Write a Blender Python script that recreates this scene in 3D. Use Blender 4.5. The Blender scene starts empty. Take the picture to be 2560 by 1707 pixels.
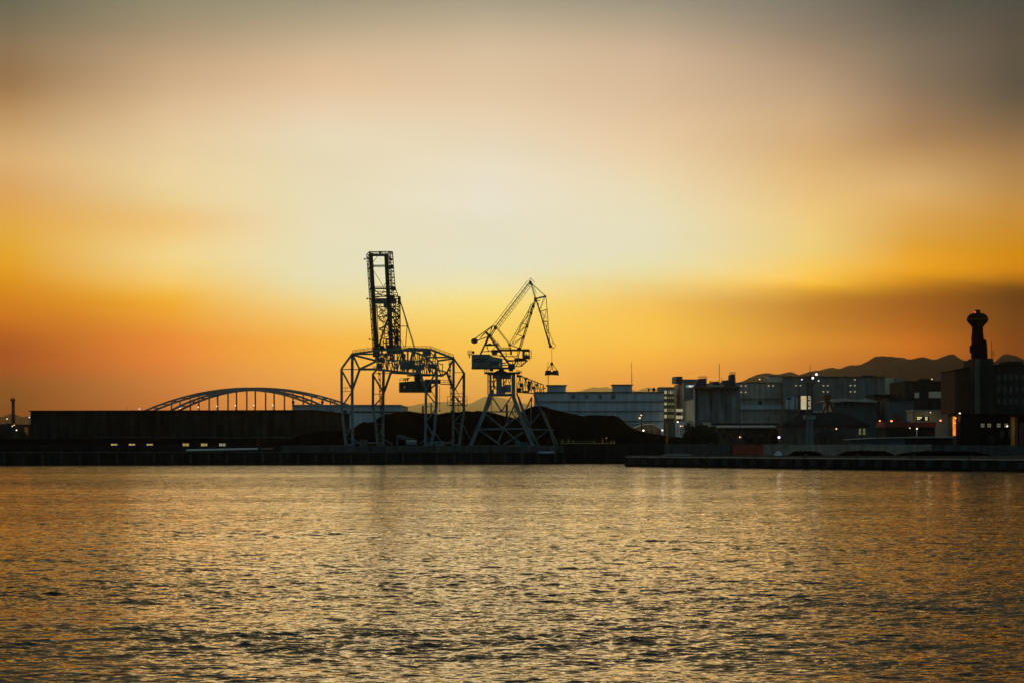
import bpy, bmesh, math, random
import numpy as np
from mathutils import Vector, Matrix

random.seed(7)
RNG = np.random.default_rng(11)
scene = bpy.context.scene
COL = scene.collection
rad = math.radians

# ------------------------------------------------------------------ camera
F = 6044.0          # focal length in pixels of the 2560 px wide photograph (85 mm lens)
HOR = 1109.0        # pixel row of the horizon
EYE = 5.0           # eye height above the water
cam_d = bpy.data.cameras.new('camera')
cam_d.sensor_width = 36.0
cam_d.lens = 85.0
cam_d.shift_y = (HOR - 853.5) / 2560.0
cam_d.clip_start = 0.5
cam_d.clip_end = 200000
cam = bpy.data.objects.new('camera', cam_d)
cam.location = (0, 0, EYE)
cam.rotation_euler = (rad(90), 0, 0)
COL.objects.link(cam)
scene.camera = cam

scene.view_settings.view_transform = 'Standard'
scene.view_settings.look = 'None'
scene.view_settings.exposure = 0.0
scene.view_settings.gamma = 1.0
scene.view_settings.use_curve_mapping = False
scene.render.engine = 'CYCLES'
scene.cycles.use_denoising = True
scene.cycles.max_bounces = 6
scene.cycles.volume_bounces = 0
scene.cycles.transparent_max_bounces = 6
scene.cycles.caustics_reflective = False
scene.cycles.caustics_refractive = False
scene.cycles.sample_clamp_indirect = 3.0
scene.cycles.sample_clamp_direct = 4.0

# ------------------------------------------------------------------ sky
def lin(c):
    out = []
    for v in c[:3]:
        v = v / 255.0
        out.append(v / 12.92 if v <= 0.04045 else ((v + 0.055) / 1.055) ** 2.4)
    return (*out, 1.0)

SUN_EL, SUN_AZ = rad(2.5), rad(-1.0)
world = bpy.data.worlds.new('World')
scene.world = world
world.use_nodes = True
nt = world.node_tree
nt.nodes.clear()
N = nt.nodes.new
L = nt.links.new

def math_node(op, a, b=None, clamp=False):
    n = N('ShaderNodeMath'); n.operation = op; n.use_clamp = clamp
    for i, v in enumerate((a, b)):
        if v is None: continue
        if isinstance(v, (int, float)): n.inputs[i].default_value = v
        else: L(v, n.inputs[i])
    return n.outputs[0]

def maprange(v, a, b, c=0.0, d=1.0, interp='LINEAR'):
    n = N('ShaderNodeMapRange'); n.interpolation_type = interp; n.clamp = True
    L(v, n.inputs['Value'])
    n.inputs['From Min'].default_value = a; n.inputs['From Max'].default_value = b
    n.inputs['To Min'].default_value = c; n.inputs['To Max'].default_value = d
    return n.outputs['Result']

def mixcol(f, a, b, blend='MIX'):
    n = N('ShaderNodeMix'); n.data_type = 'RGBA'; n.blend_type = blend
    for k, v in ((0, f), (6, a), (7, b)):
        if isinstance(v, (int, float)): n.inputs[k].default_value = v
        elif isinstance(v, tuple): n.inputs[k].default_value = v
        else: L(v, n.inputs[k])
    return n.outputs[2]

tc = N('ShaderNodeTexCoord')
sep = N('ShaderNodeSeparateXYZ'); L(tc.outputs['Generated'], sep.inputs[0])
az = math_node('ARCTAN2', sep.outputs[0], sep.outputs[1])
el0 = math_node('ARCSINE', sep.outputs[2])
# faint uneven layers of thin cloud
comb = N('ShaderNodeCombineXYZ')
L(math_node('MULTIPLY', az, 6.0), comb.inputs[0]); L(math_node('MULTIPLY', math_node('ADD', el0, math_node('MULTIPLY', az, 0.10)), 34.0), comb.inputs[1])
nz = N('ShaderNodeTexNoise'); nz.inputs['Scale'].default_value = 1.0; nz.inputs['Detail'].default_value = 5.0; nz.inputs['Roughness'].default_value = 0.55; nz.inputs['Distortion'].default_value = 0.6
L(comb.outputs[0], nz.inputs['Vector'])
nzc = math_node('SUBTRACT', nz.outputs['Fac'], 0.5)
el = math_node('ADD', el0, math_node('MULTIPLY', nzc, 0.010))

EL_MAX = 0.1841
SKY = [
 (30, [(0, 90.8, 98.8, 85.6), (130, 132.7, 113.9, 88.5), (260, 165.6, 126.3, 86.2), (400, 223.2, 180.5, 123.1), (500, 230.6, 172.0, 97.2), (620, 243.7, 180.8, 57.8), (720, 242.2, 157.7, 0.7), (800, 218.6, 111.4, 0.2), (870, 176.7, 55.4, 0.2), (920, 171.9, 34.6, 0.2), (960, 112.1, 11.8, 0.2), (1010, 105.5, 15.9, 0.3)]),
 (430, [(0, 136.9, 135.3, 114.0), (130, 182.1, 156.6, 126.3), (260, 219.0, 187.0, 150.3), (400, 237.6, 214.3, 169.8), (500, 239.5, 216.0, 160.0), (560, 245.4, 203.7, 132.2), (660, 255.2, 227.9, 152.6), (750, 260.1, 191.9, 50.9), (830, 252.2, 138.8, 0.7), (900, 254.7, 108.4, 0.4), (950, 222.5, 82.6, 2.4), (1060, 205.5, 49.2, 2.4)]),
 (810, [(0, 145.8, 141.9, 126.7), (130, 203.8, 179.9, 150.7), (230, 229.1, 199.1, 168.8), (330, 230.5, 218.3, 193.2), (450, 229.9, 223.1, 195.9), (600, 229.3, 231.4, 206.2), (700, 227.2, 232.4, 199.9), (770, 244.9, 224.4, 153.5), (850, 264.0, 188.5, 42.3), (930, 275.4, 179.9, 37.6), (1010, 266.7, 135.0, 24.7)]),
 (1230, [(0, 157.1, 152.5, 138.0), (130, 210.8, 189.1, 162.1), (260, 226.0, 203.7, 176.7), (380, 230.1, 221.0, 201.5), (490, 229.8, 230.0, 219.8), (590, 223.9, 228.7, 213.9), (680, 227.7, 236.5, 216.0), (750, 253.6, 237.7, 148.3), (830, 264.6, 217.6, 84.6), (930, 272.2, 194.1, 48.1), (1010, 263.5, 161.6, 40.4)]),
 (1630, [(0, 145.5, 142.4, 129.2), (130, 203.5, 178.0, 153.1), (280, 222.0, 193.1, 163.5), (400, 235.0, 211.7, 178.9), (500, 234.0, 226.9, 196.3), (620, 227.7, 232.1, 207.1), (690, 237.2, 229.2, 170.9), (760, 252.6, 200.4, 94.5), (860, 274.0, 205.8, 50.6), (930, 279.7, 173.5, 16.8), (1000, 262.5, 140.7, 20.2)]),
 (2030, [(0, 116.3, 115.6, 106.9), (130, 159.5, 137.3, 116.4), (280, 204.2, 170.6, 135.1), (400, 222.1, 181.3, 126.5), (520, 246.7, 207.3, 136.6), (640, 256.0, 223.4, 134.0), (710, 269.5, 207.3, 65.9), (760, 201.8, 126.2, 6.8), (830, 217.0, 130.5, 1.1), (870, 241.9, 146.4, 0.8), (930, 218.6, 100.6, 2.5), (1030, 196.5, 66.5, 2.4)]),
 (2280, [(0, 80.1, 81.8, 76.6), (130, 118.0, 107.2, 93.1), (260, 145.9, 120.1, 98.0), (380, 184.7, 143.0, 98.8), (480, 231.5, 185.2, 119.5), (600, 237.5, 173.3, 68.1), (690, 255.2, 173.2, 8.9), (750, 171.6, 92.8, 0.6), (820, 190.5, 92.8, 0.3), (880, 235.8, 114.7, 0.2), (1000, 160.6, 42.2, 0.4)]),
 (2530, [(0, 70.9, 75.4, 71.3), (130, 87.6, 80.1, 70.1), (280, 100.3, 88.3, 71.1), (390, 159.7, 121.9, 80.8), (500, 200.5, 149.6, 79.6), (620, 222.2, 149.0, 20.8), (680, 221.2, 138.6, 0.3), (730, 107.1, 55.2, 0.1), (800, 96.7, 40.3, 0.1), (880, 126.6, 36.7, 0.0), (1000, 93.8, 14.2, 0.1)])
]
tt = maprange(el, 0.0, EL_MAX)
cur = None
prev_az = None
for px, stops in SKY:
    r = N('ShaderNodeValToRGB'); r.color_ramp.interpolation = 'CARDINAL'
    st = sorted([((HOR - py) / F / EL_MAX, c) for py, *c in stops])
    e = r.color_ramp.elements
    while len(e) < len(st): e.new(0.5)
    for i, (t, c) in enumerate(st):
        e[i].position = min(1, max(0, t)); e[i].color = tuple(q / 5.0 for q in lin(c)[:3]) + (1.0,)
    L(tt, r.inputs[0])
    a = math.atan((px - 1280) / F)
    cur = r.outputs[0] if cur is None else mixcol(maprange(az, prev_az, a), cur, r.outputs[0])
    prev_az = a
# dusk sky overhead and behind: Sky Texture, sun at the horizon
sky = N('ShaderNodeTexSky'); sky.sky_type = 'NISHITA'; sky.sun_disc = False
sky.sun_elevation = SUN_EL; sky.sun_rotation = SUN_AZ
sky.air_density = 1.0; sky.dust_density = 1.0; sky.ozone_density = 2.0
amb = mixcol(1.0, sky.outputs[0], (0.024, 0.038, 0.042, 1), 'MULTIPLY')
amb = mixcol(1.0, amb, (0.072, 0.118, 0.134, 1), 'ADD')
absaz = math_node('ABSOLUTE', az)
vs_ = N('ShaderNodeVectorMath'); vs_.operation = 'SCALE'; L(math_node('MULTIPLY', math_node('ADD', math_node('MULTIPLY', nzc, 0.16), 1.0), 5.0), vs_.inputs['Scale']); L(cur, vs_.inputs[0]); cur = vs_.outputs[0]
cur = mixcol(maprange(el0, 0.18, 0.40, interp='SMOOTHSTEP'), cur, lin((120, 104, 82)))   # unseen sky above the frame, tone set for the water's reflections
f_up = maprange(el0, 0.26, 0.8, interp='SMOOTHSTEP')
f_back = maprange(absaz, 1.0, 2.5, interp='SMOOTHSTEP')
f_out = math_node('MAXIMUM', f_up, f_back)
skycol = mixcol(f_out, cur, amb)
bg = N('ShaderNodeBackground'); L(skycol, bg.inputs[0]); bg.inputs[1].default_value = 1.0
wo = N('ShaderNodeOutputWorld'); L(bg.outputs[0], wo.inputs[0])

# the sun has gone down behind the thin cloud: a faint, wide, warm glow low over the far shore
sun_d = bpy.data.lights.new('sun', 'SUN')
sun_d.energy = 0.06; sun_d.angle = rad(16); sun_d.color = (1.0, 0.72, 0.42)
sun = bpy.data.objects.new('sun', sun_d)
sdir = Vector((math.sin(SUN_AZ) * math.cos(SUN_EL), math.cos(SUN_AZ) * math.cos(SUN_EL), math.sin(SUN_EL)))
sun.rotation_euler = sdir.to_track_quat('Z', 'Y').to_euler()
sun.location = sdir * 500
COL.objects.link(sun)

# ------------------------------------------------------------------ helpers
def P(px, py, d):
    return Vector(((px - 1280.0) / F * d, d, EYE + (HOR - py) / F * d))
def X(px, d): return (px - 1280.0) / F * d
def Z(py, d): return EYE + (HOR - py) / F * d

def zoomer(x0, y0, s):
    return lambda x, y: (x0 + x / s, y0 + y / s)
zA = zoomer(840, 610, 5.406)
zB = zoomer(840, 850, 4.9)
zC = zoomer(1150, 680, 6.03)
zD = zoomer(1140, 900, 5.807)
zE = zoomer(0, 920, 5.345)
zF = zoomer(420, 920, 4.9)
zG = zoomer(1330, 900, 5.6)
zH = zoomer(1640, 880, 5.228)
zI = zoomer(1940, 860, 4.753)
zJ = zoomer(2240, 740, 3.484)

def material(name, rgb, rough=0.8, var=0.25, scale=0.6, metal=0.0, bump=0.0, stain=0.0, corr=0.0, spec=0.3):
    m = bpy.data.materials.new(name); m.use_nodes = True
    t = m.node_tree; b = t.nodes['Principled BSDF']
    b.inputs['Roughness'].default_value = rough
    b.inputs['Metallic'].default_value = metal
    b.inputs['Specular IOR Level'].default_value = spec
    co = t.nodes.new('ShaderNodeTexCoord')
    n = t.nodes.new('ShaderNodeTexNoise'); n.inputs['Scale'].default_value = scale
    n.inputs['Detail'].default_value = 6; n.inputs['Roughness'].default_value = 0.65
    t.links.new(co.outputs['Object'], n.inputs['Vector'])
    mr = t.nodes.new('ShaderNodeMapRange')
    mr.inputs['From Min'].default_value = 0.3; mr.inputs['From Max'].default_value = 0.7
    mr.inputs['To Min'].default_value = 1 - var; mr.inputs['To Max'].default_value = 1 + var
    t.links.new(n.outputs['Fac'], mr.inputs['Value'])
    fac = mr.outputs['Result']
    if stain:
        mp = t.nodes.new('ShaderNodeMapping'); mp.inputs['Scale'].default_value = (0.5, 0.5, 0.05)
        t.links.new(co.outputs['Object'], mp.inputs[0])
        n2 = t.nodes.new('ShaderNodeTexNoise'); n2.inputs['Scale'].default_value = 1.3; n2.inputs['Detail'].default_value = 5
        t.links.new(mp.outputs[0], n2.inputs['Vector'])
        m2 = t.nodes.new('ShaderNodeMapRange'); m2.inputs['From Min'].default_value = 0.35; m2.inputs['From Max'].default_value = 0.7
        m2.inputs['To Min'].default_value = 1 - stain; m2.inputs['To Max'].default_value = 1 + stain * 0.4
        t.links.new(n2.outputs['Fac'], m2.inputs['Value'])
        mm = t.nodes.new('ShaderNodeMath'); mm.operation = 'MULTIPLY'
        t.links.new(fac, mm.inputs[0]); t.links.new(m2.outputs[0], mm.inputs[1]); fac = mm.outputs[0]
    mx = t.nodes.new('ShaderNodeMix'); mx.data_type = 'RGBA'; mx.blend_type = 'MULTIPLY'
    mx.inputs[0].default_value = 1.0; mx.inputs[6].default_value = (*rgb, 1)
    t.links.new(fac, mx.inputs[7]); t.links.new(mx.outputs[2], b.inputs['Base Color'])
    h = None
    if bump:
        bp = t.nodes.new('ShaderNodeBump'); bp.inputs['Strength'].default_value = bump; bp.inputs['Distance'].default_value = 0.2
        n3 = t.nodes.new('ShaderNodeTexNoise'); n3.inputs['Scale'].default_value = 2.5; n3.inputs['Detail'].default_value = 8
        t.links.new(co.outputs['Object'], n3.inputs['Vector'])
        t.links.new(n3.outputs['Fac'], bp.inputs['Height']); t.links.new(bp.outputs[0], b.inputs['Normal'])
    if corr:
        w = t.nodes.new('ShaderNodeTexWave'); w.inputs['Scale'].default_value = corr; w.inputs['Distortion'].default_value = 0
        t.links.new(co.outputs['Object'], w.inputs['Vector'])
        bp = t.nodes.new('ShaderNodeBump'); bp.inputs['Strength'].default_value = 0.4; bp.inputs['Distance'].default_value = 0.08
        t.links.new(w.outputs['Fac'], bp.inputs['Height']); t.links.new(bp.outputs[0], b.inputs['Normal'])
    return m

def emitter(name, rgb, strength, var=0.0, scale=1.0):
    m = bpy.data.materials.new(name); m.use_nodes = True
    t = m.node_tree; b = t.nodes['Principled BSDF']
    b.inputs['Base Color'].default_value = (*[min(0.8, c) for c in rgb], 1)
    b.inputs['Emission Color'].default_value = (*rgb, 1)
    b.inputs['Emission Strength'].default_value = strength
    if var:
        co = t.nodes.new('ShaderNodeTexCoord'); n = t.nodes.new('ShaderNodeTexNoise')
        n.inputs['Scale'].default_value = scale; n.inputs['Detail'].default_value = 3
        t.links.new(co.outputs['Object'], n.inputs['Vector'])
        mr = t.nodes.new('ShaderNodeMapRange'); mr.inputs['From Min'].default_value = 0.3; mr.inputs['From Max'].default_value = 0.7
        mr.inputs['To Min'].default_value = strength * (1 - var); mr.inputs['To Max'].default_value = strength * (1 + var)
        t.links.new(n.outputs['Fac'], mr.inputs['Value']); t.links.new(mr.outputs[0], b.inputs['Emission Strength'])
    return m

class MB:
    """collects geometry in world space; build() links it as one mesh object"""
    def __init__(self): self.v = []; self.f = []
    def add(self, vs, fs):
        o = len(self.v); self.v += [tuple(p) for p in vs]; self.f += [tuple(o + i for i in q) for q in fs]
        return self
    def beam(self, p, q, w, h=None):
        p = Vector(p); q = Vector(q); h = h or w
        d = q - p
        if d.length < 1e-6: return self
        d.normalize()
        up = Vector((0, 1, 0)) if abs(d.y) < 0.9 else Vector((0, 0, 1))
        s = d.cross(up).normalized() * (w / 2); u = s.cross(d).normalized() * (h / 2)
        vs = [p - s - u, p + s - u, p + s + u, p - s + u, q - s - u, q + s - u, q + s + u, q - s + u]
        return self.add(vs, [(0, 1, 2, 3), (7, 6, 5, 4), (0, 4, 5, 1), (1, 5, 6, 2), (2, 6, 7, 3), (3, 7, 4, 0)])
    def path(self, pts, w, h=None):
        for a, b in zip(pts, pts[1:]): self.beam(a, b, w, h)
        return self
    def box(self, x0, x1, y0, y1, z0, z1):
        vs = [(x0, y0, z0), (x1, y0, z0), (x1, y1, z0), (x0, y1, z0), (x0, y0, z1), (x1, y0, z1), (x1, y1, z1), (x0, y1, z1)]
        return self.add(vs, [(3, 2, 1, 0), (4, 5, 6, 7), (0, 1, 5, 4), (1, 2, 6, 5), (2, 3, 7, 6), (3, 0, 4, 7)])
    def prism(self, plan, z0, z1):
        n = len(plan)
        z0s = z0 if isinstance(z0, (list, tuple)) else [z0] * n
        z1s = z1 if isinstance(z1, (list, tuple)) else [z1] * n
        vs = [(x, y, z0s[i]) for i, (x, y) in enumerate(plan)] + [(x, y, z1s[i]) for i, (x, y) in enumerate(plan)]
        fs = [tuple(range(n - 1, -1, -1)), tuple(range(n, 2 * n))] + [(i, (i + 1) % n, n + (i + 1) % n, n + i) for i in range(n)]
        return self.add(vs, fs)
    def slab(self, pts, d0, d1):
        """outline in the picture plane (px,py at depth d0) given real thickness to depth d1"""
        n = len(pts)
        a = [P(x, y, d0) for x, y in pts]
        b = [Vector((p.x, d1, p.z)) for p in a]
        return self.add(a + b, [tuple(range(n - 1, -1, -1)), tuple(range(n, 2 * n))] + [(i, (i + 1) % n, n + (i + 1) % n, n + i) for i in range(n)])
    def tube(self, p, q, r, r2=None, n=10):
        p = Vector(p); q = Vector(q); r2 = r if r2 is None else r2
        d = (q - p).normalized(); up = Vector((0, 1, 0)) if abs(d.y) < 0.9 else Vector((1, 0, 0))
        s = d.cross(up).normalized(); u = s.cross(d)
        vs = [p + (s * math.cos(2 * math.pi * i / n) + u * math.sin(2 * math.pi * i / n)) * r for i in range(n)]
        vs += [q + (s * math.cos(2 * math.pi * i / n) + u * math.sin(2 * math.pi * i / n)) * r2 for i in range(n)]
        return self.add(vs, [tuple(range(n - 1, -1, -1)), tuple(range(n, 2 * n))] + [(i, (i + 1) % n, n + (i + 1) % n, n + i) for i in range(n)])
    def lathe(self, c, prof, n=20):
        vs = []; fs = []
        for r, z in prof:
            for i in range(n):
                a = 2 * math.pi * i / n; vs.append((c[0] + r * math.cos(a), c[1] + r * math.sin(a), c[2] + z))
        for k in range(len(prof) - 1):
            for i in range(n):
                j = (i + 1) % n; fs.append((k * n + i, k * n + j, (k + 1) * n + j, (k + 1) * n + i))
        fs.append(tuple(range(n - 1, -1, -1))); fs.append(tuple((len(prof) - 1) * n + i for i in range(n)))
        return self.add(vs, fs)
    def ball(self, c, r, n=8, sx=1, sy=1, sz=1):
        prof = []
        k = 6
        vs = [(c[0], c[1], c[2] - r * sz)]
        for j in range(1, k):
            t = math.pi * j / k
            for i in range(n):
                a = 2 * math.pi * i / n
                vs.append((c[0] + r * sx * math.sin(t) * math.cos(a), c[1] + r * sy * math.sin(t) * math.sin(a), c[2] - r * sz * math.cos(t)))
        vs.append((c[0], c[1], c[2] + r * sz))
        fs = [(0, 1 + (i + 1) % n, 1 + i) for i in range(n)]
        for j in range(k - 2):
            for i in range(n):
                a = 1 + j * n + i; b = 1 + j * n + (i + 1) % n; fs.append((a, b, b + n, a + n))
        o = 1 + (k - 2) * n; fs += [(o + i, o + (i + 1) % n, len(vs) - 1) for i in range(n)]
        return self.add(vs, fs)
    def build(self, name, mat, parent=None, origin=None, smooth=False):
        if parent is not None:
            root = parent
            while root.parent is not None: root = root.parent
            org = Vector(root.location)
        elif origin is not None: org = Vector(origin)
        else:
            xs = np.array(self.v); org = Vector(((xs[:, 0].min() + xs[:, 0].max()) / 2, (xs[:, 1].min() + xs[:, 1].max()) / 2, xs[:, 2].min()))
        me = bpy.data.meshes.new(name)
        me.from_pydata([(x - org.x, y - org.y, z - org.z) for x, y, z in self.v], [], self.f)
        bm = bmesh.new(); bm.from_mesh(me); bmesh.ops.recalc_face_normals(bm, faces=bm.faces); bm.to_mesh(me); bm.free()
        me.materials.append(mat)
        if smooth: me.polygons.foreach_set('use_smooth', [True] * len(me.polygons))
        o = bpy.data.objects.new(name, me); COL.objects.link(o)
        if parent is None: o.location = org
        else: o.parent = parent
        return o

def tag(o, label=None, cat=None, group=None, kind=None):
    if label: o['label'] = label
    if cat: o['category'] = cat
    if group: o['group'] = group
    if kind: o['kind'] = kind
    return o

def thing(name, label, cat, loc, group=None):
    o = bpy.data.objects.new(name, None); COL.objects.link(o); o.location = loc
    o.empty_display_size = 0.5
    return tag(o, label, cat, group)

def structure(name, mb, mat, smooth=False):
    return tag(mb.build(name, mat, smooth=smooth), kind='structure')

# ------------------------------------------------------------------ materials
M = {}
M['steel'] = material('painted_crane_steel', (0.15, 0.195, 0.205), 0.6, 0.35, 0.8)
M['steel_dark'] = material('backlit_dark_steel', (0.055, 0.06, 0.06), 0.65, 0.35, 0.8)  # crane paint darkened in the colour to look backlit against the sky
M['steel_panel'] = material('grey_blue_steel_panel', (0.17, 0.215, 0.225), 0.6, 0.3, 0.5, stain=0.3)
M['rope'] = material('steel_rope', (0.05, 0.05, 0.05), 0.7, 0.1)
M['glass_dark'] = material('dark_window_glass', (0.02, 0.025, 0.03), 0.08, 0.1, spec=0.5)
M['bridge'] = material('bridge_blue_grey_paint', (0.20, 0.235, 0.25), 0.6, 0.2, 0.2)
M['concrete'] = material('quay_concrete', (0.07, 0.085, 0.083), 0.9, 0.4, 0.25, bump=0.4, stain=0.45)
M['concrete_dark'] = material('dark_concrete', (0.020, 0.026, 0.026), 0.95, 0.4, 0.3, bump=0.4, stain=0.5, spec=0.1)
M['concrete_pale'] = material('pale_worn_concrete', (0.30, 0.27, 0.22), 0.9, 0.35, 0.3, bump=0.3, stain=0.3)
M['land'] = material('dark_yard_ground', (0.045, 0.045, 0.042), 1.0, 0.4, 0.1, bump=0.3, spec=0.0)
M['coal'] = material('heaped_coal', (0.004, 0.004, 0.0045), 1.0, 0.4, 0.7, bump=0.6, spec=0.0)
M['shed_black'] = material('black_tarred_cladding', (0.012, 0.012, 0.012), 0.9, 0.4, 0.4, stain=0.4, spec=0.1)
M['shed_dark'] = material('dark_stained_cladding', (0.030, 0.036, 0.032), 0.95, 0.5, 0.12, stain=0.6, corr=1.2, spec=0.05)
M['clad_pale'] = material('pale_corrugated_cladding', (0.46, 0.54, 0.58), 0.7, 0.15, 0.2, corr=0.9, stain=0.2)
M['clad_blue'] = material('blue_grey_cladding', (0.42, 0.53, 0.60), 0.7, 0.15, 0.15, stain=0.25, corr=0.7)
M['band'] = material('dark_blue_band', (0.06, 0.08, 0.09), 0.7, 0.2)
M['conc_silo'] = material('silo_concrete', (0.24, 0.27, 0.27), 0.9, 0.3, 0.2, stain=0.5)
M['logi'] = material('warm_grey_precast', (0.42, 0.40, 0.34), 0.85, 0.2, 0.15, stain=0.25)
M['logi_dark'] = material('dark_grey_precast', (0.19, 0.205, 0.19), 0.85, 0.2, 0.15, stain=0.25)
M['tan'] = material('cream_sunset_lit_wall', (0.75, 0.66, 0.48), 0.85, 0.12, 0.3, stain=0.2)  # warm sunset light on these walls is put into the colour
M['navy'] = material('dark_navy_roof_plant', (0.045, 0.05, 0.065), 0.7, 0.25)
M['brick'] = material('red_brown_brick_wall', (0.11, 0.055, 0.038), 0.9, 0.25, 0.5, stain=0.3)
M['factory'] = material('dark_factory_wall', (0.034, 0.037, 0.032), 0.9, 0.35, 0.3, stain=0.4)
M['tile'] = material('dark_roof_tile', (0.022, 0.022, 0.024), 0.9, 0.3, 1.0, bump=0.3, spec=0.08)
M['plaster'] = material('dingy_plaster', (0.12, 0.112, 0.09), 0.9, 0.3, 0.4, stain=0.35)
M['roof_pale'] = material('pale_sheet_roof', (0.42, 0.39, 0.33), 0.6, 0.2, 0.4)
M['red_box'] = material('red_container_paint', (0.33, 0.055, 0.035), 0.65, 0.25, 0.6, corr=2.0)
M['teal_sheet'] = material('teal_sheet', (0.085, 0.125, 0.13), 0.8, 0.25, 0.5, corr=2.0)
M['rust'] = material('rust_brown_steel', (0.13, 0.06, 0.03), 0.8, 0.3)
M['orange_paint_and_light'] = material('orange_paint_and_lamplight', (0.5, 0.22, 0.05), 0.6, 0.1)  # pole and pillar: lamplight in the colour; cone: its own orange
M['yellow_paint'] = material('yellow_rail_paint', (0.36, 0.27, 0.10), 0.6, 0.2)
M['pole'] = material('dark_pole', (0.04, 0.04, 0.04), 0.7, 0.2)
M['white_paint'] = material('white_paint', (0.75, 0.76, 0.74), 0.6, 0.1)
M['sign_ink'] = material('dark_sign_letters', (0.03, 0.035, 0.04), 0.7, 0.1)
M['hill'] = material('wooded_hillside', (0.03, 0.042, 0.05), 1.0, 0.35, 0.004, spec=0.0)
M['bark'] = material('bark', (0.05, 0.04, 0.03), 0.9, 0.3, 3)
M['leaf'] = material('dark_evergreen_leaf', (0.018, 0.026, 0.014), 0.8, 0.5, 2.0)
E = {}
E['warm'] = emitter('warm_lamp_glow', (1.0, 0.62, 0.30), 1.8)
E['white'] = emitter('white_lamp_glow', (1.0, 0.86, 0.64), 1.7)
E['cool'] = emitter('cool_flood_glow', (0.93, 0.90, 1.0), 2.0)
E['red'] = emitter('red_lamp_glow', (1.0, 0.22, 0.08), 3.0)
E['beacon'] = emitter('red_beacon_glow', (1.0, 0.05, 0.08), 1.2)
E['win'] = emitter('lit_window_amber', (1.0, 0.66, 0.24), 0.42, 0.35, 1.2)
E['win_pale'] = emitter('lit_window_pale', (1.0, 0.86, 0.52), 0.30, 0.3, 1.0)
E['win_dim'] = emitter('lit_window_dim', (0.85, 0.75, 0.36), 0.09, 0.35, 1.0)
E['dot'] = emitter('lit_small_window', (1.0, 0.84, 0.5), 0.38)
E['orange'] = emitter('orange_lit_interior', (1.0, 0.33, 0.05), 0.85, 0.5, 0.35)
E['sign_white'] = emitter('white_sign_letters', (1.0, 0.93, 0.86), 1.3)
E['sign_green'] = emitter('green_sign_mark', (0.10, 0.45, 0.33), 0.8)
E['panel'] = emitter('lit_advert_panel', (1.0, 0.82, 0.52), 0.42, 0.25, 0.4)
E['panel_red'] = emitter('lit_red_swoosh', (0.85, 0.16, 0.02), 0.8)
E['panel_green'] = emitter('lit_green_leaf', (0.22, 0.30, 0.05), 0.5)
E['led'] = emitter('led_board_segments', (1.0, 0.85, 0.45), 0.8)


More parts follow.
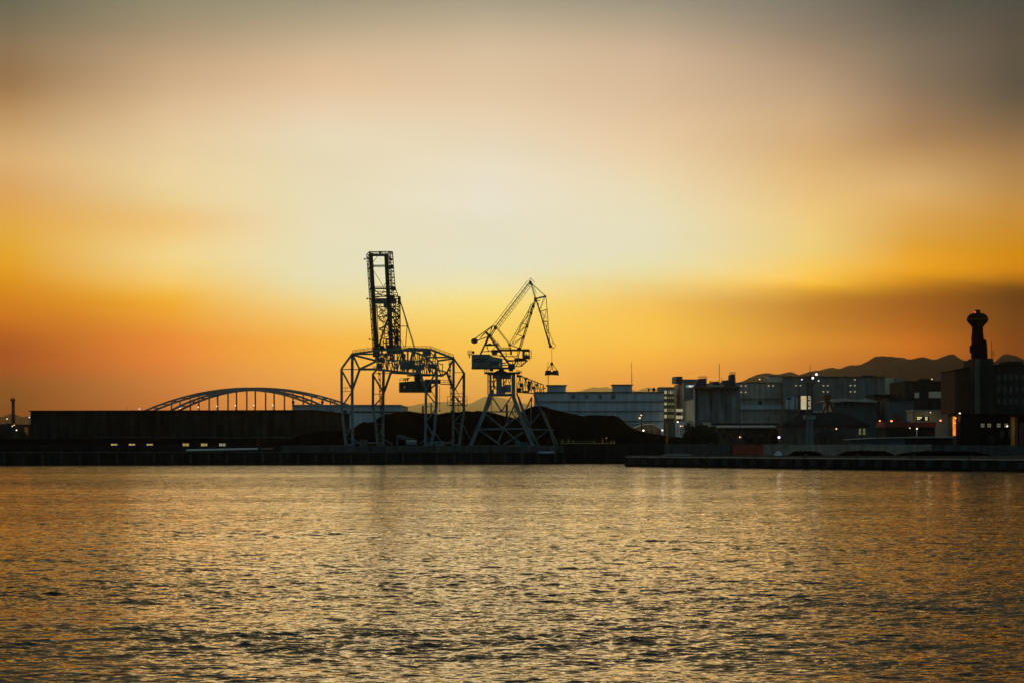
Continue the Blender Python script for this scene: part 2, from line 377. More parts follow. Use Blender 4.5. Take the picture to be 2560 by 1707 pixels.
# ------------------------------------------------------------------ setting: water
WAVE = 0.0115
def water_mesh():
    RP = 2417.6                                   # focal length at the rendered size
    inv = np.linspace(1 / 36.0, 1 / 660.0, 1500)
    d = (1 / inv).astype(np.float32)
    dd = np.gradient(d)
    tx = np.linspace(-0.27, 0.27, 720).astype(np.float32)
    Y, T = np.meshgrid(d, tx, indexing='ij')
    DD = np.repeat(dd[:, None], tx.size, 1).astype(np.float32)
    Xg = (T * Y).astype(np.float32)
    # wind chop: short steep wavelets from all round the wind direction, a little longer swell below
    lam = np.concatenate([np.exp(RNG.uniform(np.log(0.25), np.log(3.2), 96)), np.exp(RNG.uniform(np.log(3.2), np.log(12.0), 12))])
    th = np.concatenate([RNG.normal(0.2, 0.75, 96), RNG.normal(0.1, 0.5, 12)])
    n = len(lam)
    ph = RNG.uniform(0, 2 * np.pi, n)
    # patches of stronger and weaker ripple, large lanes and small gusts
    patch = np.zeros_like(Xg)
    for k in range(9):
        lx = RNG.uniform(40, 160); ly = RNG.uniform(14, 60); p0 = RNG.uniform(0, 6.28)
        patch += np.sin(Xg * 6.283 / lx * RNG.choice([-1, 1]) + Y * 6.283 / ly + p0) / 3.0
    gust = np.zeros_like(Xg)
    for k in range(10):
        lx = RNG.uniform(1.6, 7); a_ = RNG.uniform(0, 6.28); p0 = RNG.uniform(0, 6.28)
        gust += np.sin((Xg * np.cos(a_) + Y * np.sin(a_)) * 6.283 / lx + p0) / 3.0
    patch = (np.clip(1.0 + 0.40 * patch, 0.3, 1.9) * np.exp(0.45 * gust - 0.06)).astype(np.float32)
    H = np.zeros_like(Xg); DX = np.zeros_like(Xg); DY = np.zeros_like(Xg)
    for l, t, p in zip(lam, th, ph):
        k = 2 * np.pi / l
        s = WAVE * (1.5 if l < 0.8 else 1.0 if l < 1.5 else 0.45 if l < 3.2 else 0.4)
        a = s / k
        kx, ky = k * math.sin(t), k * math.cos(t)
        ly = l / max(0.2, abs(math.cos(t)))
        filt = np.clip((ly / DD - 2.2) / 2.0, 0, 1)
        if l < 3.2: filt = filt * patch
        arg = kx * Xg + ky * Y + p
        c = np.cos(arg); sn = np.sin(arg)
        H += (a * filt) * c
        DX -= (0.8 * a * filt * math.sin(t)) * sn
        DY -= (0.8 * a * filt * math.cos(t)) * sn
    V = np.stack([Xg + DX, Y + DY, H], -1)
    nr, nc = Xg.shape
    V[0, :, 2] = V[-1, :, 2] = 0; V[:, 0, 2] = V[:, -1, 2] = 0
    V[0, :, :2] = np.stack([Xg[0], Y[0]], -1); V[-1, :, :2] = np.stack([Xg[-1], Y[-1]], -1)
    verts = V.reshape(-1, 3)
    ii = np.arange(nr * nc).reshape(nr, nc)
    q = np.stack([ii[:-1, :-1], ii[:-1, 1:], ii[1:, 1:], ii[1:, :-1]], -1).reshape(-1, 4)
    # flat sheet round the worked part
    y0, y1 = float(d[0]), float(d[-1]); t0 = 0.27
    ext = np.array([(-t0 * y0, y0, 0), (t0 * y0, y0, 0), (t0 * y1, y1, 0), (-t0 * y1, y1, 0),
                    (-3000, -500, 0), (3000, -500, 0), (3000, y1, 0), (-3000, y1, 0)], dtype=np.float32)
    o = len(verts)
    quads = np.array([(o + 4, o + 5, o + 1, o + 0), (o + 5, o + 6, o + 2, o + 1), (o + 7, o + 4, o + 0, o + 3)])
    verts = np.concatenate([verts, ext]); q = np.concatenate([q, quads]).astype(np.int32)
    me = bpy.data.meshes.new('sea')
    me.vertices.add(len(verts)); me.vertices.foreach_set('co', verts.astype(np.float32).ravel())
    me.loops.add(q.size); me.loops.foreach_set('vertex_index', q.ravel())
    me.polygons.add(len(q))
    me.polygons.foreach_set('loop_start', np.arange(0, q.size, 4, dtype=np.int32))
    me.polygons.foreach_set('use_smooth', np.ones(len(q), dtype=bool))
    me.update(calc_edges=True); me.validate()
    return me

def water_material():
    m = bpy.data.materials.new('harbour_water'); m.use_nodes = True
    t = m.node_tree; b = t.nodes['Principled BSDF']; nd = t.nodes.new; lk = t.links.new
    b.inputs['Base Color'].default_value = (0.008, 0.014, 0.014, 1)
    b.inputs['Roughness'].default_value = 0.07
    b.inputs['IOR'].default_value = 1.333
    b.inputs['Specular IOR Level'].default_value = 0.5
    geo = nd('ShaderNodeNewGeometry')
    def ripple(scale, sx, strength):
        mp = nd('ShaderNodeMapping'); mp.inputs['Scale'].default_value = (sx, 1, 1)
        lk(geo.outputs['Position'], mp.inputs[0])
        n = nd('ShaderNodeTexNoise'); n.inputs['Scale'].default_value = scale; n.inputs['Detail'].default_value = 2.0
        lk(mp.outputs[0], n.inputs['Vector'])
        s = nd('ShaderNodeVectorMath'); s.operation = 'SUBTRACT'; s.inputs[1].default_value = (0.5, 0.5, 0.5)
        lk(n.outputs['Color'], s.inputs[0])
        ab = nd('ShaderNodeVectorMath'); ab.operation = 'ABSOLUTE'; lk(s.outputs[0], ab.inputs[0])   # mostly gentle, now and then steep
        ab2 = nd('ShaderNodeVectorMath'); ab2.operation = 'ADD'; ab2.inputs[1].default_value = (0.03, 0.03, 0.03); lk(ab.outputs[0], ab2.inputs[0])
        hq = nd('ShaderNodeVectorMath'); hq.operation = 'MULTIPLY'; lk(ab2.outputs[0], hq.inputs[0]); lk(ab2.outputs[0], hq.inputs[1])
        hv = nd('ShaderNodeVectorMath'); hv.operation = 'MULTIPLY'; lk(s.outputs[0], hv.inputs[0]); lk(hq.outputs[0], hv.inputs[1])
        k = nd('ShaderNodeVectorMath'); k.operation = 'MULTIPLY'; k.inputs[1].default_value = (strength * 0.7, strength, 0)
        lk(hv.outputs[0], k.inputs[0])
        return k.outputs[0]
    def add(a, c):
        n = nd('ShaderNodeVectorMath'); n.operation = 'ADD'
        for i, v in enumerate((a, c)):
            if isinstance(v, tuple): n.inputs[i].default_value = v
            else: lk(v, n.inputs[i])
        return n.outputs[0]
    rip = add(ripple(2.4, 0.7, WATER['r1']), ripple(6.5, 0.7, WATER['r2']))
    far = ripple(0.9, 0.6, WATER['far'])          # the swell that the mesh is too coarse to carry far out
    sy = nd('ShaderNodeSeparateXYZ'); lk(geo.outputs['Position'], sy.inputs[0])
    fm = nd('ShaderNodeMapRange'); fm.inputs['From Min'].default_value = 70; fm.inputs['From Max'].default_value = 320
    lk(sy.outputs[1], fm.inputs['Value'])
    fs_ = nd('ShaderNodeVectorMath'); fs_.operation = 'SCALE'; lk(far, fs_.inputs[0]); lk(fm.outputs[0], fs_.inputs['Scale'])
    rip = add(rip, fs_.outputs[0])
    # lanes of calmer and rougher water
    mp = nd('ShaderNodeMapping'); mp.inputs['Scale'].default_value = (0.006, 0.022, 1)
    lk(geo.outputs['Position'], mp.inputs[0])
    n = nd('ShaderNodeTexNoise'); n.inputs['Scale'].default_value = 1.0; n.inputs['Detail'].default_value = 4
    lk(mp.outputs[0], n.inputs['Vector'])
    mr = nd('ShaderNodeMapRange'); mr.inputs['From Min'].default_value = 0.32; mr.inputs['From Max'].default_value = 0.68
    mr.inputs['To Min'].default_value = 0.45; mr.inputs['To Max'].default_value = 1.5
    lk(n.outputs['Fac'], mr.inputs['Value'])
    sc = nd('ShaderNodeVectorMath'); sc.operation = 'SCALE'
    lk(rip, sc.inputs[0]); lk(mr.outputs[0], sc.inputs['Scale'])
    nrm = add(add(geo.outputs['Normal'], sc.outputs[0]), (0.0, -WATER['bias'], 0.0))
    nn = nd('ShaderNodeVectorMath'); nn.operation = 'NORMALIZE'; lk(nrm, nn.inputs[0])
    # harbour water: golden light put into the mirror tint, over a dark body
    t.nodes.remove(b)
    fr = nd('ShaderNodeFresnel'); fr.inputs['IOR'].default_value = 1.333; lk(nn.outputs[0], fr.inputs['Normal'])
    gl = nd('ShaderNodeBsdfGlossy'); gl.inputs['Color'].default_value = WATER['tint']; gl.inputs['Roughness'].default_value = 0.07; lk(nn.outputs[0], gl.inputs['Normal'])
    df = nd('ShaderNodeBsdfDiffuse'); df.inputs['Color'].default_value = (0.016, 0.020, 0.016, 1)
    mx = nd('ShaderNodeMixShader'); lk(fr.outputs[0], mx.inputs[0]); lk(df.outputs[0], mx.inputs[1]); lk(gl.outputs[0], mx.inputs[2])
    lk(mx.outputs[0], t.nodes['Material Output'].inputs['Surface'])
    return m
WATER = dict(r1=28.0, r2=28.0, far=22.0, bias=0.014, tint=(0.87, 0.785, 0.60, 1))
sea = bpy.data.objects.new('sea', water_mesh()); COL.objects.link(sea)
sea.data.materials.append(water_material()); tag(sea, kind='structure')

# ------------------------------------------------------------------ setting: land, quays
LAND = 4.3
land = MB()
lp = [(-700, 585), (1409, 636), (1409, 640), (1700, 640), (1823, 627), (3300, 627)]
plan = [(X(px, d), d) for px, d in lp] + [(24000, 49500), (-24000, 49500)]
land.prism(plan, -6.0, LAND)
structure('ground', land, M['land'])
q = MB()
f0, f1 = (-700, 552), (1409, 611)
q.prism([(X(*f0), f0[1]), (X(*f1), f1[1]), (X(1413, 640), 640), (X(-700, 600), 600)], -4, 3.0)
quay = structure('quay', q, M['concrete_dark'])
for k in range(46):                                # fenders along the quay face
    t = (k + 0.5) / 46
    px = f0[0] + (f1[0] - f0[0]) * t
    if px < -40: continue
    x = X(*f0) + (X(*f1) - X(*f0)) * t; y = f0[1] + (f1[1] - f0[1]) * t
    MB().box(x - 0.25, x + 0.25, y - 0.35, y, 0.3, 2.6).build('fender', M['pole'], quay)
MB().prism([(X(*f0), f0[1] - 0.15), (X(*f1), f1[1] - 0.15), (X(*f1), f1[1] + 0.5), (X(*f0), f0[1] + 0.5)], 2.85, 3.16).build('coping', M['concrete'], quay)
u = MB()
for a in range(0, 14):
    xa = X(-700, 560) + (X(1409, 620) - X(-700, 560)) * a / 14; xb = X(-700, 560) + (X(1409, 620) - X(-700, 560)) * (a + 1) / 14 - 0.12
    ya = 561 + 58 * a / 14; yb = 561 + 58 * (a + 1) / 14
    h = 4.55 + 0.12 * math.sin(a * 2.3)
    MB().prism([(xa, ya), (xb, yb), (xb, yb + 28), (xa, ya + 28)], 2.9, h).build('wall_panel', M['concrete'] if a > 8 else M['concrete_dark'], quay)  # panels towards the left end use the darker concrete
w = MB().prism([(X(1400, 632), 632), (X(1700, 632), 632), (X(1700, 641), 641), (X(1400, 641), 641)], -4, 5.05)
structure('inner_quay', w, M['concrete_dark'])
p = MB().prism([(X(1563, 540), 540), (X(3000, 400), 400), (X(3300, 640), 640), (X(1563, 640), 640)], -4, 2.1)
pier = structure('pier', p, M['concrete_dark'])
e0 = Vector((X(1563, 540), 540, 0)); e1 = Vector((X(3000, 400), 400, 0)); ed = (e1 - e0)
for k in range(24):
    a = e0 + ed * (k / 24.0); b_ = e0 + ed * ((k + 0.985) / 24.0)
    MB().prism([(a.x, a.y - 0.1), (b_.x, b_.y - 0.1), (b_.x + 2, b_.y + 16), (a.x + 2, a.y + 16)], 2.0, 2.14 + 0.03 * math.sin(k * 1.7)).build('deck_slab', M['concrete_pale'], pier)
for k in range(1, 34):
    a = e0 + ed * ((k - 0.4) / 34.0)
    hgt = 0.5 if k % 3 else 0.9
    MB().box(a.x - 0.9, a.x + 0.9, a.y - 0.45, a.y - 0.02, 0.5, 1.75 + 0.25 * (k % 2)).build('fender', M['pole'], pier)
# flood walls behind the pier
def wall_thing(label, px0, px1, d, ytop, z0, mat, n, th=0.5):
    r = thing('flood_wall', label, 'wall', (X((px0 + px1) / 2, d), d, z0)); r['kind'] = 'thing'
    for k in range(n):
        xa = X(px0 + (px1 - px0) * k / n, d); xb = X(px0 + (px1 - px0) * (k + 1) / n, d) - 0.06
        zz = Z(ytop, d) + 0.05 * math.sin(k * 3.1)
        MB().box(xa, xb, d + 0.03 * (k % 2), d + th, z0, zz).build('panel', mat, r)
    return r
wall_thing('dark concrete flood wall behind the pier between coal heap and red container', 1660, 1822, 626, 1109, 2.0, M['concrete'], 9)
wall_thing('pale concrete flood wall running right from the red container', 1908, 2330, 624, 1110.5, 2.0, M['concrete_pale'], 22)
wall_thing('dark stained flood wall at the far right below the factory', 2331, 2700, 620, 1112, 2.0, M['concrete'], 16)

# ------------------------------------------------------------------ setting: hills
def ridge(name, label, prof, d_ridge, d_front, d_back, rough, nx=260, ny=26, seed=1):
    rg = np.random.default_rng(seed)
    xs = np.array([p[0] for p in prof], float); ys = np.array([p[1] for p in prof], float)
    px = np.linspace(xs[0], xs[-1], nx); py = np.interp(px, xs, ys)
    jit = np.zeros(nx)
    for k in range(30):
        l = rg.uniform(8, 90); jit += np.sin(px / l * 6.28 + rg.uniform(0, 6.28)) * l / 90 * 0.9
    py = py + (jit + rg.uniform(-0.5, 0.5, nx)) * rough
    hz = np.maximum((HOR - py) / F * d_ridge, 0)
    vs = []; fs = []
    for j in range(ny):
        t = j / (ny - 1)
        if t < 0.75: s = t / 0.75; dep = d_front + (d_ridge - d_front) * s; sh = s ** 1.25
        else: s = (t - 0.75) / 0.25; dep = d_ridge + (d_back - d_ridge) * s; sh = 1 - s
        for i in range(nx):
            rug = 1 + (0.16 * math.sin(i * 0.23 + 5 * t + seed) * math.sin(i * 0.061 + 2.2 * seed + 3 * t)) * (math.sin(math.pi * min(1, t / 0.75)) if t < 0.75 else 0)
            vs.append(((px[i] - 1280) / F * d_ridge, dep, LAND - 8 + (EYE - LAND + 8 + hz[i]) * sh * rug if sh > 0 else LAND - 8))
    for j in range(ny - 1):
        for i in range(nx - 1):
            a = j * nx + i; fs.append((a, a + 1, a + nx + 1, a + nx))
    o = MB().add(vs, fs).build(name, M['hill'], smooth=True)
    return tag(o, label, None, None, 'structure')
def cv(z, pts): return [z(*p) for p in pts]
right_prof = cv(zH, [(1010, 400), (1050, 385), (1130, 370), (1200, 320), (1310, 275), (1400, 270), (1540, 258)]) + \
    cv(zI, [(0, 325), (150, 335), (260, 345), (370, 300), (510, 315), (620, 265), (680, 248), (760, 265), (900, 250), (1000, 210), (1100, 170), (1160, 135), (1250, 125), (1400, 140), (1530, 145)]) + \
    cv(zJ, [(0, 520), (65, 520), (130, 532), (200, 538), (260, 525), (400, 520), (490, 505), (600, 537), (700, 535), (800, 552), (860, 540), (900, 510), (950, 500), (1050, 515), (1115, 540)]) + [(2700, 880), (2900, 905), (3100, 1000)]
right_prof = [(1700, 1109), (1760, 1030)] + right_prof
right_prof = sorted(right_prof)
ridge('hills', 'hills', right_prof, 8000, 6200, 9500, 0.8, 640, 24, 3)
ridge('hills', 'hills', [(1180, 1085), (1300, 1040)] + cv(zG, [(400, 490), (480, 460), (570, 435), (700, 405), (800, 370), (850, 358), (940, 372), (1020, 362), (1130, 372), (1280, 395), (1400, 405), (1470, 415), (1530, 380), (1620, 358), (1700, 385), (1780, 410), (1900, 450)]) + [(1720, 1030), (1850, 1080)], 42000, 38000, 45000, 0.3, 220, 20, 5)
ridge('hills', 'hills', [(780, 1085), (880, 1030)] + cv(zB, [(600, 805), (790, 790), (900, 785), (1050, 765), (1180, 750), (1320, 735), (1420, 745)]) + cv(zD, [(130, 620), (230, 600), (370, 530), (460, 505), (540, 512), (700, 540), (900, 590), (1100, 640)]) + [(1420, 1040), (1560, 1085)], 45000, 41000, 48000, 0.3, 220, 20, 9)
ridge('hills', 'hills', [(-400, 1050), (-200, 1040)] + cv(zE, [(0, 645), (60, 635), (130, 605), (200, 600), (260, 620), (310, 640), (410, 635), (560, 660), (900, 640), (1200, 700)]) + [(360, 1070)], 20000, 17500, 22000, 0.3, 200, 20, 13)

# the air
hz = bpy.data.materials.new('haze_air'); hz.use_nodes = True
ht = hz.node_tree; ht.nodes.clear()
pv = ht.nodes.new('ShaderNodeVolumePrincipled'); pv.inputs['Color'].default_value = (0.95, 0.84, 0.42, 1)
pv.inputs['Density'].default_value = 2.3e-5; pv.inputs['Anisotropy'].default_value = 0.95
ho = ht.nodes.new('ShaderNodeOutputMaterial'); ht.links.new(pv.outputs[0], ho.inputs['Volume'])
air = MB().box(-26000, 26000, -1200, 50000, -8.0, 1250).build('haze', hz)
tag(air, kind='stuff')

# ------------------------------------------------------------------ cranes
def seg(mb, z, pts, w, d, s):
    """polyline given in zoom units; w in zoom units; d one depth or one per point"""
    ds = d if isinstance(d, (list, tuple)) else [d] * len(pts)
    v = [P(*z(*p), dd) for p, dd in zip(pts, ds)]
    ww = w / s * ds[0] / F
    mb.path(v, max(ww * 1.18 + 0.03, 0.11))
    return mb

def zigzag(a0, a1, b0, b1, n):
    """alternating points between line a and line b"""
    out = []
    for k in range(n + 1):
        t = k / n
        p = (a0, a1) if k % 2 == 0 else (b0, b1)
        out.append((p[0][0] + (p[1][0] - p[0][0]) * t, p[0][1] + (p[1][1] - p[0][1]) * t))
    return out

def rungs(mb, z, a0, a1, b0, b1, n, w, d, s):
    for k in range(n + 1):
        t = k / n
        pa = (a0[0] + (a1[0] - a0[0]) * t, a0[1] + (a1[1] - a0[1]) * t)
        pb = (b0[0] + (b1[0] - b0[0]) * t, b0[1] + (b1[1] - b0[1]) * t)
        seg(mb, z, [pa, pb], w, d, s)
    return mb

def rail(mb, z, pts, h, step, d, s, w=2.6):
    """handrail: top and mid rail with posts, h zoom units high"""
    for f in (1.0, 0.5):
        seg(mb, z, [(x, y - h * f) for x, y in pts], w, d, s)
    for (x0, y0), (x1, y1) in zip(pts, pts[1:]):
        n = max(1, int(abs(x1 - x0) / step))
        for k in range(n + 1):
            t = k / n; x = x0 + (x1 - x0) * t; y = y0 + (y1 - y0) * t
            seg(mb, z, [(x, y), (x, y - h)], w, d, s)
    return mb

def plate(mb, z, x0, y0, x1, y1, d0, d1):
    return mb.slab([z(x0, y1), z(x1, y1), z(x1, y0), z(x0, y0)], d0, d1)

def disc(mb, z, x, y, r, d, s, th=0.4):
    c = P(*z(x, y), d); rr = r / s * d / F
    return mb.tube(c - Vector((0, th / 2, 0)), c + Vector((0, th / 2, 0)), rr, n=14)

# ---- bridge unloader with its boom raised
DA, DB = 640.0, 656.0
SA, SB = 5.406, 4.9
cr = thing('unloader_crane', 'tall gantry unloader crane with its lattice boom raised upright beside coal heap', 'crane', P(1010, 1110, 648))
cr.location.z = LAND + 0.3
ST, SD = M['steel'], M['steel_dark']
def b1(name, pts, w, d, mat=ST, par=cr):
    return seg(MB(), zB, pts, w, d, SB).build(name, mat, par)
def a1(name, pts, w, d, mat=SD, par=cr):
    return seg(MB(), zA, pts, w, d, SA).build(name, mat, par)
# leg: near left
legs1 = [
 (DA, [[(68, 350), (70, 790), (88, 1000), (122, 1282)], [(200, 165), (198, 600), (205, 1282)]],
  [([(80, 385), (195, 600)], 16), ([(190, 640), (88, 788)], 14), ([(292, 352), (203, 600)], 22), ([(208, 185), (287, 348)], 18), ([(200, 168), (66, 350)], 20),
   ([(70, 355), (290, 355)], 8), ([(112, 1095), (190, 1085)], 9), ([(178, 1085), (122, 1175)], 12), ([(100, 1110), (140, 1275)], 12), ([(222, 1212), (290, 1262)], 10),
   ([(80, 580), (190, 580)], 4), ([(80, 625), (190, 625)], 4), ([(118, 580), (118, 625)], 3), ([(112, 1200), (205, 1202)], 5)]),
 (DB, [[(455, 405), (452, 800), (475, 960), (512, 1282)], [(583, 360), (578, 700), (575, 1282)]],
  [([(462, 435), (576, 630)], 16), ([(572, 690), (468, 802)], 13), ([(668, 405), (585, 645)], 22), ([(510, 350), (455, 408)], 16), ([(465, 404), (660, 404)], 5),
   ([(465, 658), (572, 658)], 5), ([(560, 1090), (505, 1190)], 12), ([(600, 1212), (692, 1275)], 10), ([(480, 1025), (570, 1022)], 7), ([(505, 1205), (575, 1207)], 6), ([(660, 405), (700, 385)], 16)]),
 (DA, [[(1102, 610), (1100, 960), (1092, 1282)], [(1232, 330), (1230, 790), (1205, 1100), (1165, 1282)]],
  [([(1020, 370), (1102, 615)], 24), ([(1222, 395), (1108, 592)], 16), ([(1110, 640), (1226, 778)], 13), ([(1224, 838), (1108, 985)], 13), ([(1108, 1015), (1190, 1165)], 14),
   ([(1110, 808), (1226, 808)], 5), ([(1030, 1262), (1095, 1208)], 8), ([(1208, 1125), (1325, 1285)], 9), ([(1095, 1195), (1180, 1198)], 6), ([(1120, 1215), (1150, 1265)], 9), ([(1235, 770), (1280, 768)], 5)]),
 (DB, [[(1440, 220), (1440, 700), (1432, 1282)], [(1567, 395), (1566, 870), (1545, 1020), (1508, 1282)]],
  [([(1440, 222), (1567, 398)], 18), ([(1430, 245), (1362, 392)], 16), ([(1358, 395), (1442, 612)], 22), ([(1562, 420), (1450, 612)], 15), ([(1452, 680), (1556, 802)], 13),
   ([(1532, 898), (1450, 992)], 13), ([(1452, 1055), (1528, 1172)], 13), ([(1556, 1030), (1642, 1205)], 10), ([(1445, 394), (1560, 394)], 5), ([(1462, 590), (1530, 715)], 5),
   ([(1435, 650), (1560, 650)], 4), ([(1432, 1018), (1545, 1020)], 6), ([(1345, 1262), (1425, 1215)], 8)]),
]
for d, cols, brs in legs1:
    lg = None
    for k, c in enumerate(cols):
        o = b1('leg_column', c, 24 if k == 0 else 27, d + k * 0.4)
        lg = lg or o
    for pts, w in brs:
        b1('brace', pts, w, d + 0.9)
    # bogie under the leg
    xs = [c[-1][0] for c in cols]
    bg_ = MB(); plate(bg_, zB, min(xs) - 22, 1268, max(xs) + 22, 1290, d - 0.9, d + 1.4)
    for k in range(4):
        disc(bg_, zB, min(xs) + (max(xs) - min(xs)) * k / 3, 1291, 9, d, SB, 0.5)
    bg_.build('wheel_bogie', ST, cr)
# ties in depth between the two portal frames
for xa, xb, y in ((200, 583, 170), (1100, 1440, 210), (205, 576, 1255), (1095, 1434, 1255)):
    MB().beam(P(*zB(xa, y), DA), P(*zB(xb, y), DB), 0.45).build('cross_tie', ST, cr)
# ladders
for (x0, y0, x1, y1, d) in ((520, 375, 548, 1000, DB - 0.8), (1382, 255, 1412, 905, DB - 0.8)):
    m = MB(); seg(m, zB, [(x0, y0), (x1, y1)], 4, d, SB); seg(m, zB, [(x0 + 20, y0), (x1 + 18, y1)], 4, d, SB)
    rungs(m, zB, (x0, y0), (x1, y1), (x0 + 20, y0), (x1 + 18, y1), 26, 3.2, d, SB)
    lad = m.build('ladder', SD, cr)
    for k in range(9):
        t = (k + 0.5) / 9
        disc(MB(), zB, x0 + (x1 - x0) * t + 10, y0 + (y1 - y0) * t, 11, d - 0.3, SB, 0.25).build('landing', SD, lad)
# gantry girders
chA = [(200, 168), (500, 128), (740, 112), (900, 128), (1100, 195), (1232, 335)]
chB = [(583, 200), (760, 126), (900, 108), (1160, 116), (1440, 222)]
b1('top_chord', chA, 20, DA); b1('top_chord', chB, 22, DB)
lcA = [(290, 355), (500, 355), (700, 380), (960, 408), (1020, 385)]
lcB = [(668, 395), (950, 412), (1300, 434), (1360, 392)]
b1('bottom_chord', lcA, 22, DA); b1('bottom_chord', lcB, 20, DB)
for pts, w, d in (([(210, 180), (492, 250)], 20, DA), ([(292, 352), (492, 258)], 20, DA), ([(1160, 150), (1252, 252)], 11, DB), ([(1250, 252), (1432, 226)], 17, DB),
                  ([(1238, 358), (1360, 392)], 13, DB), ([(1250, 252), (1232, 340)], 14, DB), ([(1270, 300), (1310, 290)], 8, DB), ([(1310, 290), (1300, 430)], 7, DB), ([(1232, 340), (1300, 432)], 8, DB)):
    b1('girder_web', pts, w, d)
rg = random.Random(5)
def interp(ch, x):
    for (x0, y0), (x1, y1) in zip(ch, ch[1:]):
        if x0 <= x <= x1: return y0 + (y1 - y0) * (x - x0) / (x1 - x0)
    return ch[-1][1]
for d, ch, lc, x0, x1, st in ((DA, chA, lcA, 500, 1100, 62), (DB, chB, lcB, 620, 1250, 66), ((DA + DB) / 2, chA, lcB, 560, 1220, 78)):
    x = x0; k = 0
    while x < x1:
        yt = interp(ch, x); yl = 352 + (x - 500) * 0.09
        yt2 = interp(ch, min(x + st, 1230)); yl2 = 352 + (x + st - 500) * 0.09
        b1('girder_web', [(x, yt), (x, yl)], 8, d)
        b1('girder_web', [(x, yt), (x + st, yl2)] if k % 2 else [(x, yl), (x + st, yt2)], 9, d)
        m_ = (yt + yl) / 2
        b1('girder_web', [(x, m_), (x + st, m_ + rg.uniform(-10, 10))], 7, d)
        if k % 2: b1('girder_web', [(x, m_), (x + st / 2, yl)], 6, d)
        x += st; k += 1
for x, y, r in ((560, 240, 34), (690, 236, 30), (610, 175, 20)):
    m = MB(); disc(m, zB, x, y, r, 646, SB, 0.5); m.build('rope_sheave', ST, cr)
for x0, y0, x1, y1, d in ((690, 112, 1160, 136, 645), (782, 262, 960, 352, 644), (960, 300, 1080, 360, 643), (505, 225, 600, 270, 642), (790, 165, 850, 215, 648), (1060, 135, 1160, 190, 650), (505, 280, 560, 352, 646), (1120, 290, 1240, 340, 652)):
    m = MB(); plate(m, zB, x0, y0, x1, y1, d, d + 2.2); m.build('machinery_panel', M['steel_panel'], cr)
rail(MB(), zB, [(200, 160), (440, 125)], 34, 48, DA, SB).build('handrail', SD, cr)
rail(MB(), zB, [(760, 112), (900, 108), (1160, 108), (1440, 208)], 32, 52, DB, SB).build('handrail', SD, cr)
rail(MB(), zB, [(1365, 795), (1605, 795)], 110, 60, DB + 2, SB).build('handrail', SD, cr)
rail(MB(), zB, [(455, 350), (520, 350)], 30, 30, DA, SB).build('handrail', SD, cr)
b1('walkway', [(1360, 797), (1610, 797)], 7, DB + 2)
# hanging operator house
hm = MB()
pl = [zB(770, 0)[0], zB(1030, 0)[0], zB(1160, 0)[0]]
dz = 644
hz0, hz1, hz1b = Z(zB(0, 634)[1], dz), Z(zB(0, 492)[1], dz), Z(zB(0, 512)[1], dz)
hm.prism([(X(pl[0], dz), dz + 1), (X(pl[0] + 6, dz), dz), (X(pl[1], dz), dz), (X(pl[2] - 7, dz), dz + 2), (X(pl[2], dz), dz + 4), (X(pl[2], dz), dz + 7), (X(pl[0], dz), dz + 7)],
         hz0, [hz1b, hz1b + 0.05, hz1, hz1, hz1 - 0.1, hz1 - 0.1, hz1b])
house = hm.build('operator_house', M['steel_dark'], cr)
for x in (815, 893, 968):
    m = MB(); plate(m, zB, x, 542, x + 34, 592, dz - 0.06, dz + 0.05); m.build('window', M['glass_dark'], house)
m = MB(); plate(m, zB, 833, 556, 845, 585, dz - 0.1, dz - 0.07); m.build('lit_pane', E['win_dim'], house)
m = MB(); plate(m, zB, 958, 408, 1034, 492, dz + 1, dz + 4); m.build('hanger_column', SD, cr)
m = MB(); plate(m, zB, 1085, 478, 1278, 530, dz + 3, dz + 6); m.build('house_annex', SD, cr)
b1('walkway', [(870, 432), (1150, 434)], 12, dz + 2, SD)
b1('walkway', [(1278, 535), (1420, 540)], 8, dz + 6, SD)
m = MB(); rail(m, zB, [(1278, 535), (1420, 540)], 48, 46, dz + 6, SB); rail(m, zB, [(782, 505), (870, 498)], 36, 40, dz + 1, SB); m.build('handrail', SD, cr)
m = MB(); seg(m, zB, [(850, 498), (850, 474)], 14, dz + 3, SB); seg(m, zB, [(880, 496), (880, 460)], 12, dz + 3, SB); seg(m, zB, [(862, 464), (900, 464)], 10, dz + 3, SB); seg(m, zB, [(835, 476), (860, 476)], 10, dz + 3, SB)
m.build('roof_vent', SD, house)
m = MB(); seg(m, zB, [(1150, 600), (1240, 520)], 14, dz + 4, SB); seg(m, zB, [(1160, 600), (1230, 735)], 5, dz + 4, SB); m.build('stair', SD, cr)
m = MB(); seg(m, zB, [(1270, 550), (1270, 850)], 3, dz + 5, SB); m.ball(P(*zB(1270, 860), dz + 5), 0.25); m.build('hook_line', M['rope'], cr)

# raised boom: two box girders with walkways and a rear truss
DT, DBm = 630.0, 642.0        # top leans a little towards the water
def dpt(y, off=0.0): return DT + (DBm - DT) * (y - 105) / 1400.0 + off
def A(name, pts, w, off=0.0, mat=SD, par=cr):
    return seg(MB(), zA, pts, w, [dpt(p[1], off) for p in pts], SA).build(name, mat, par)
A('boom_girder', [(470, 135), (510, 800), (556, 1560)], 44)
A('boom_girder', [(678, 140), (712, 800), (748, 1430)], 44)
A('boom_beam', [(455, 153), (695, 153)], 26)
A('boom_beam', [(490, 290), (665, 288)], 7); A('boom_beam', [(490, 308), (665, 306)], 7)
m = MB(); seg(m, zA, zigzag((490, 290), (665, 288), (490, 308), (665, 306), 12), 3.5, dpt(300), SA); m.build('boom_lattice', SD, cr)
A('boom_beam', [(510, 604), (760, 604)], 17); A('boom_beam', [(525, 712), (835, 710)], 11)
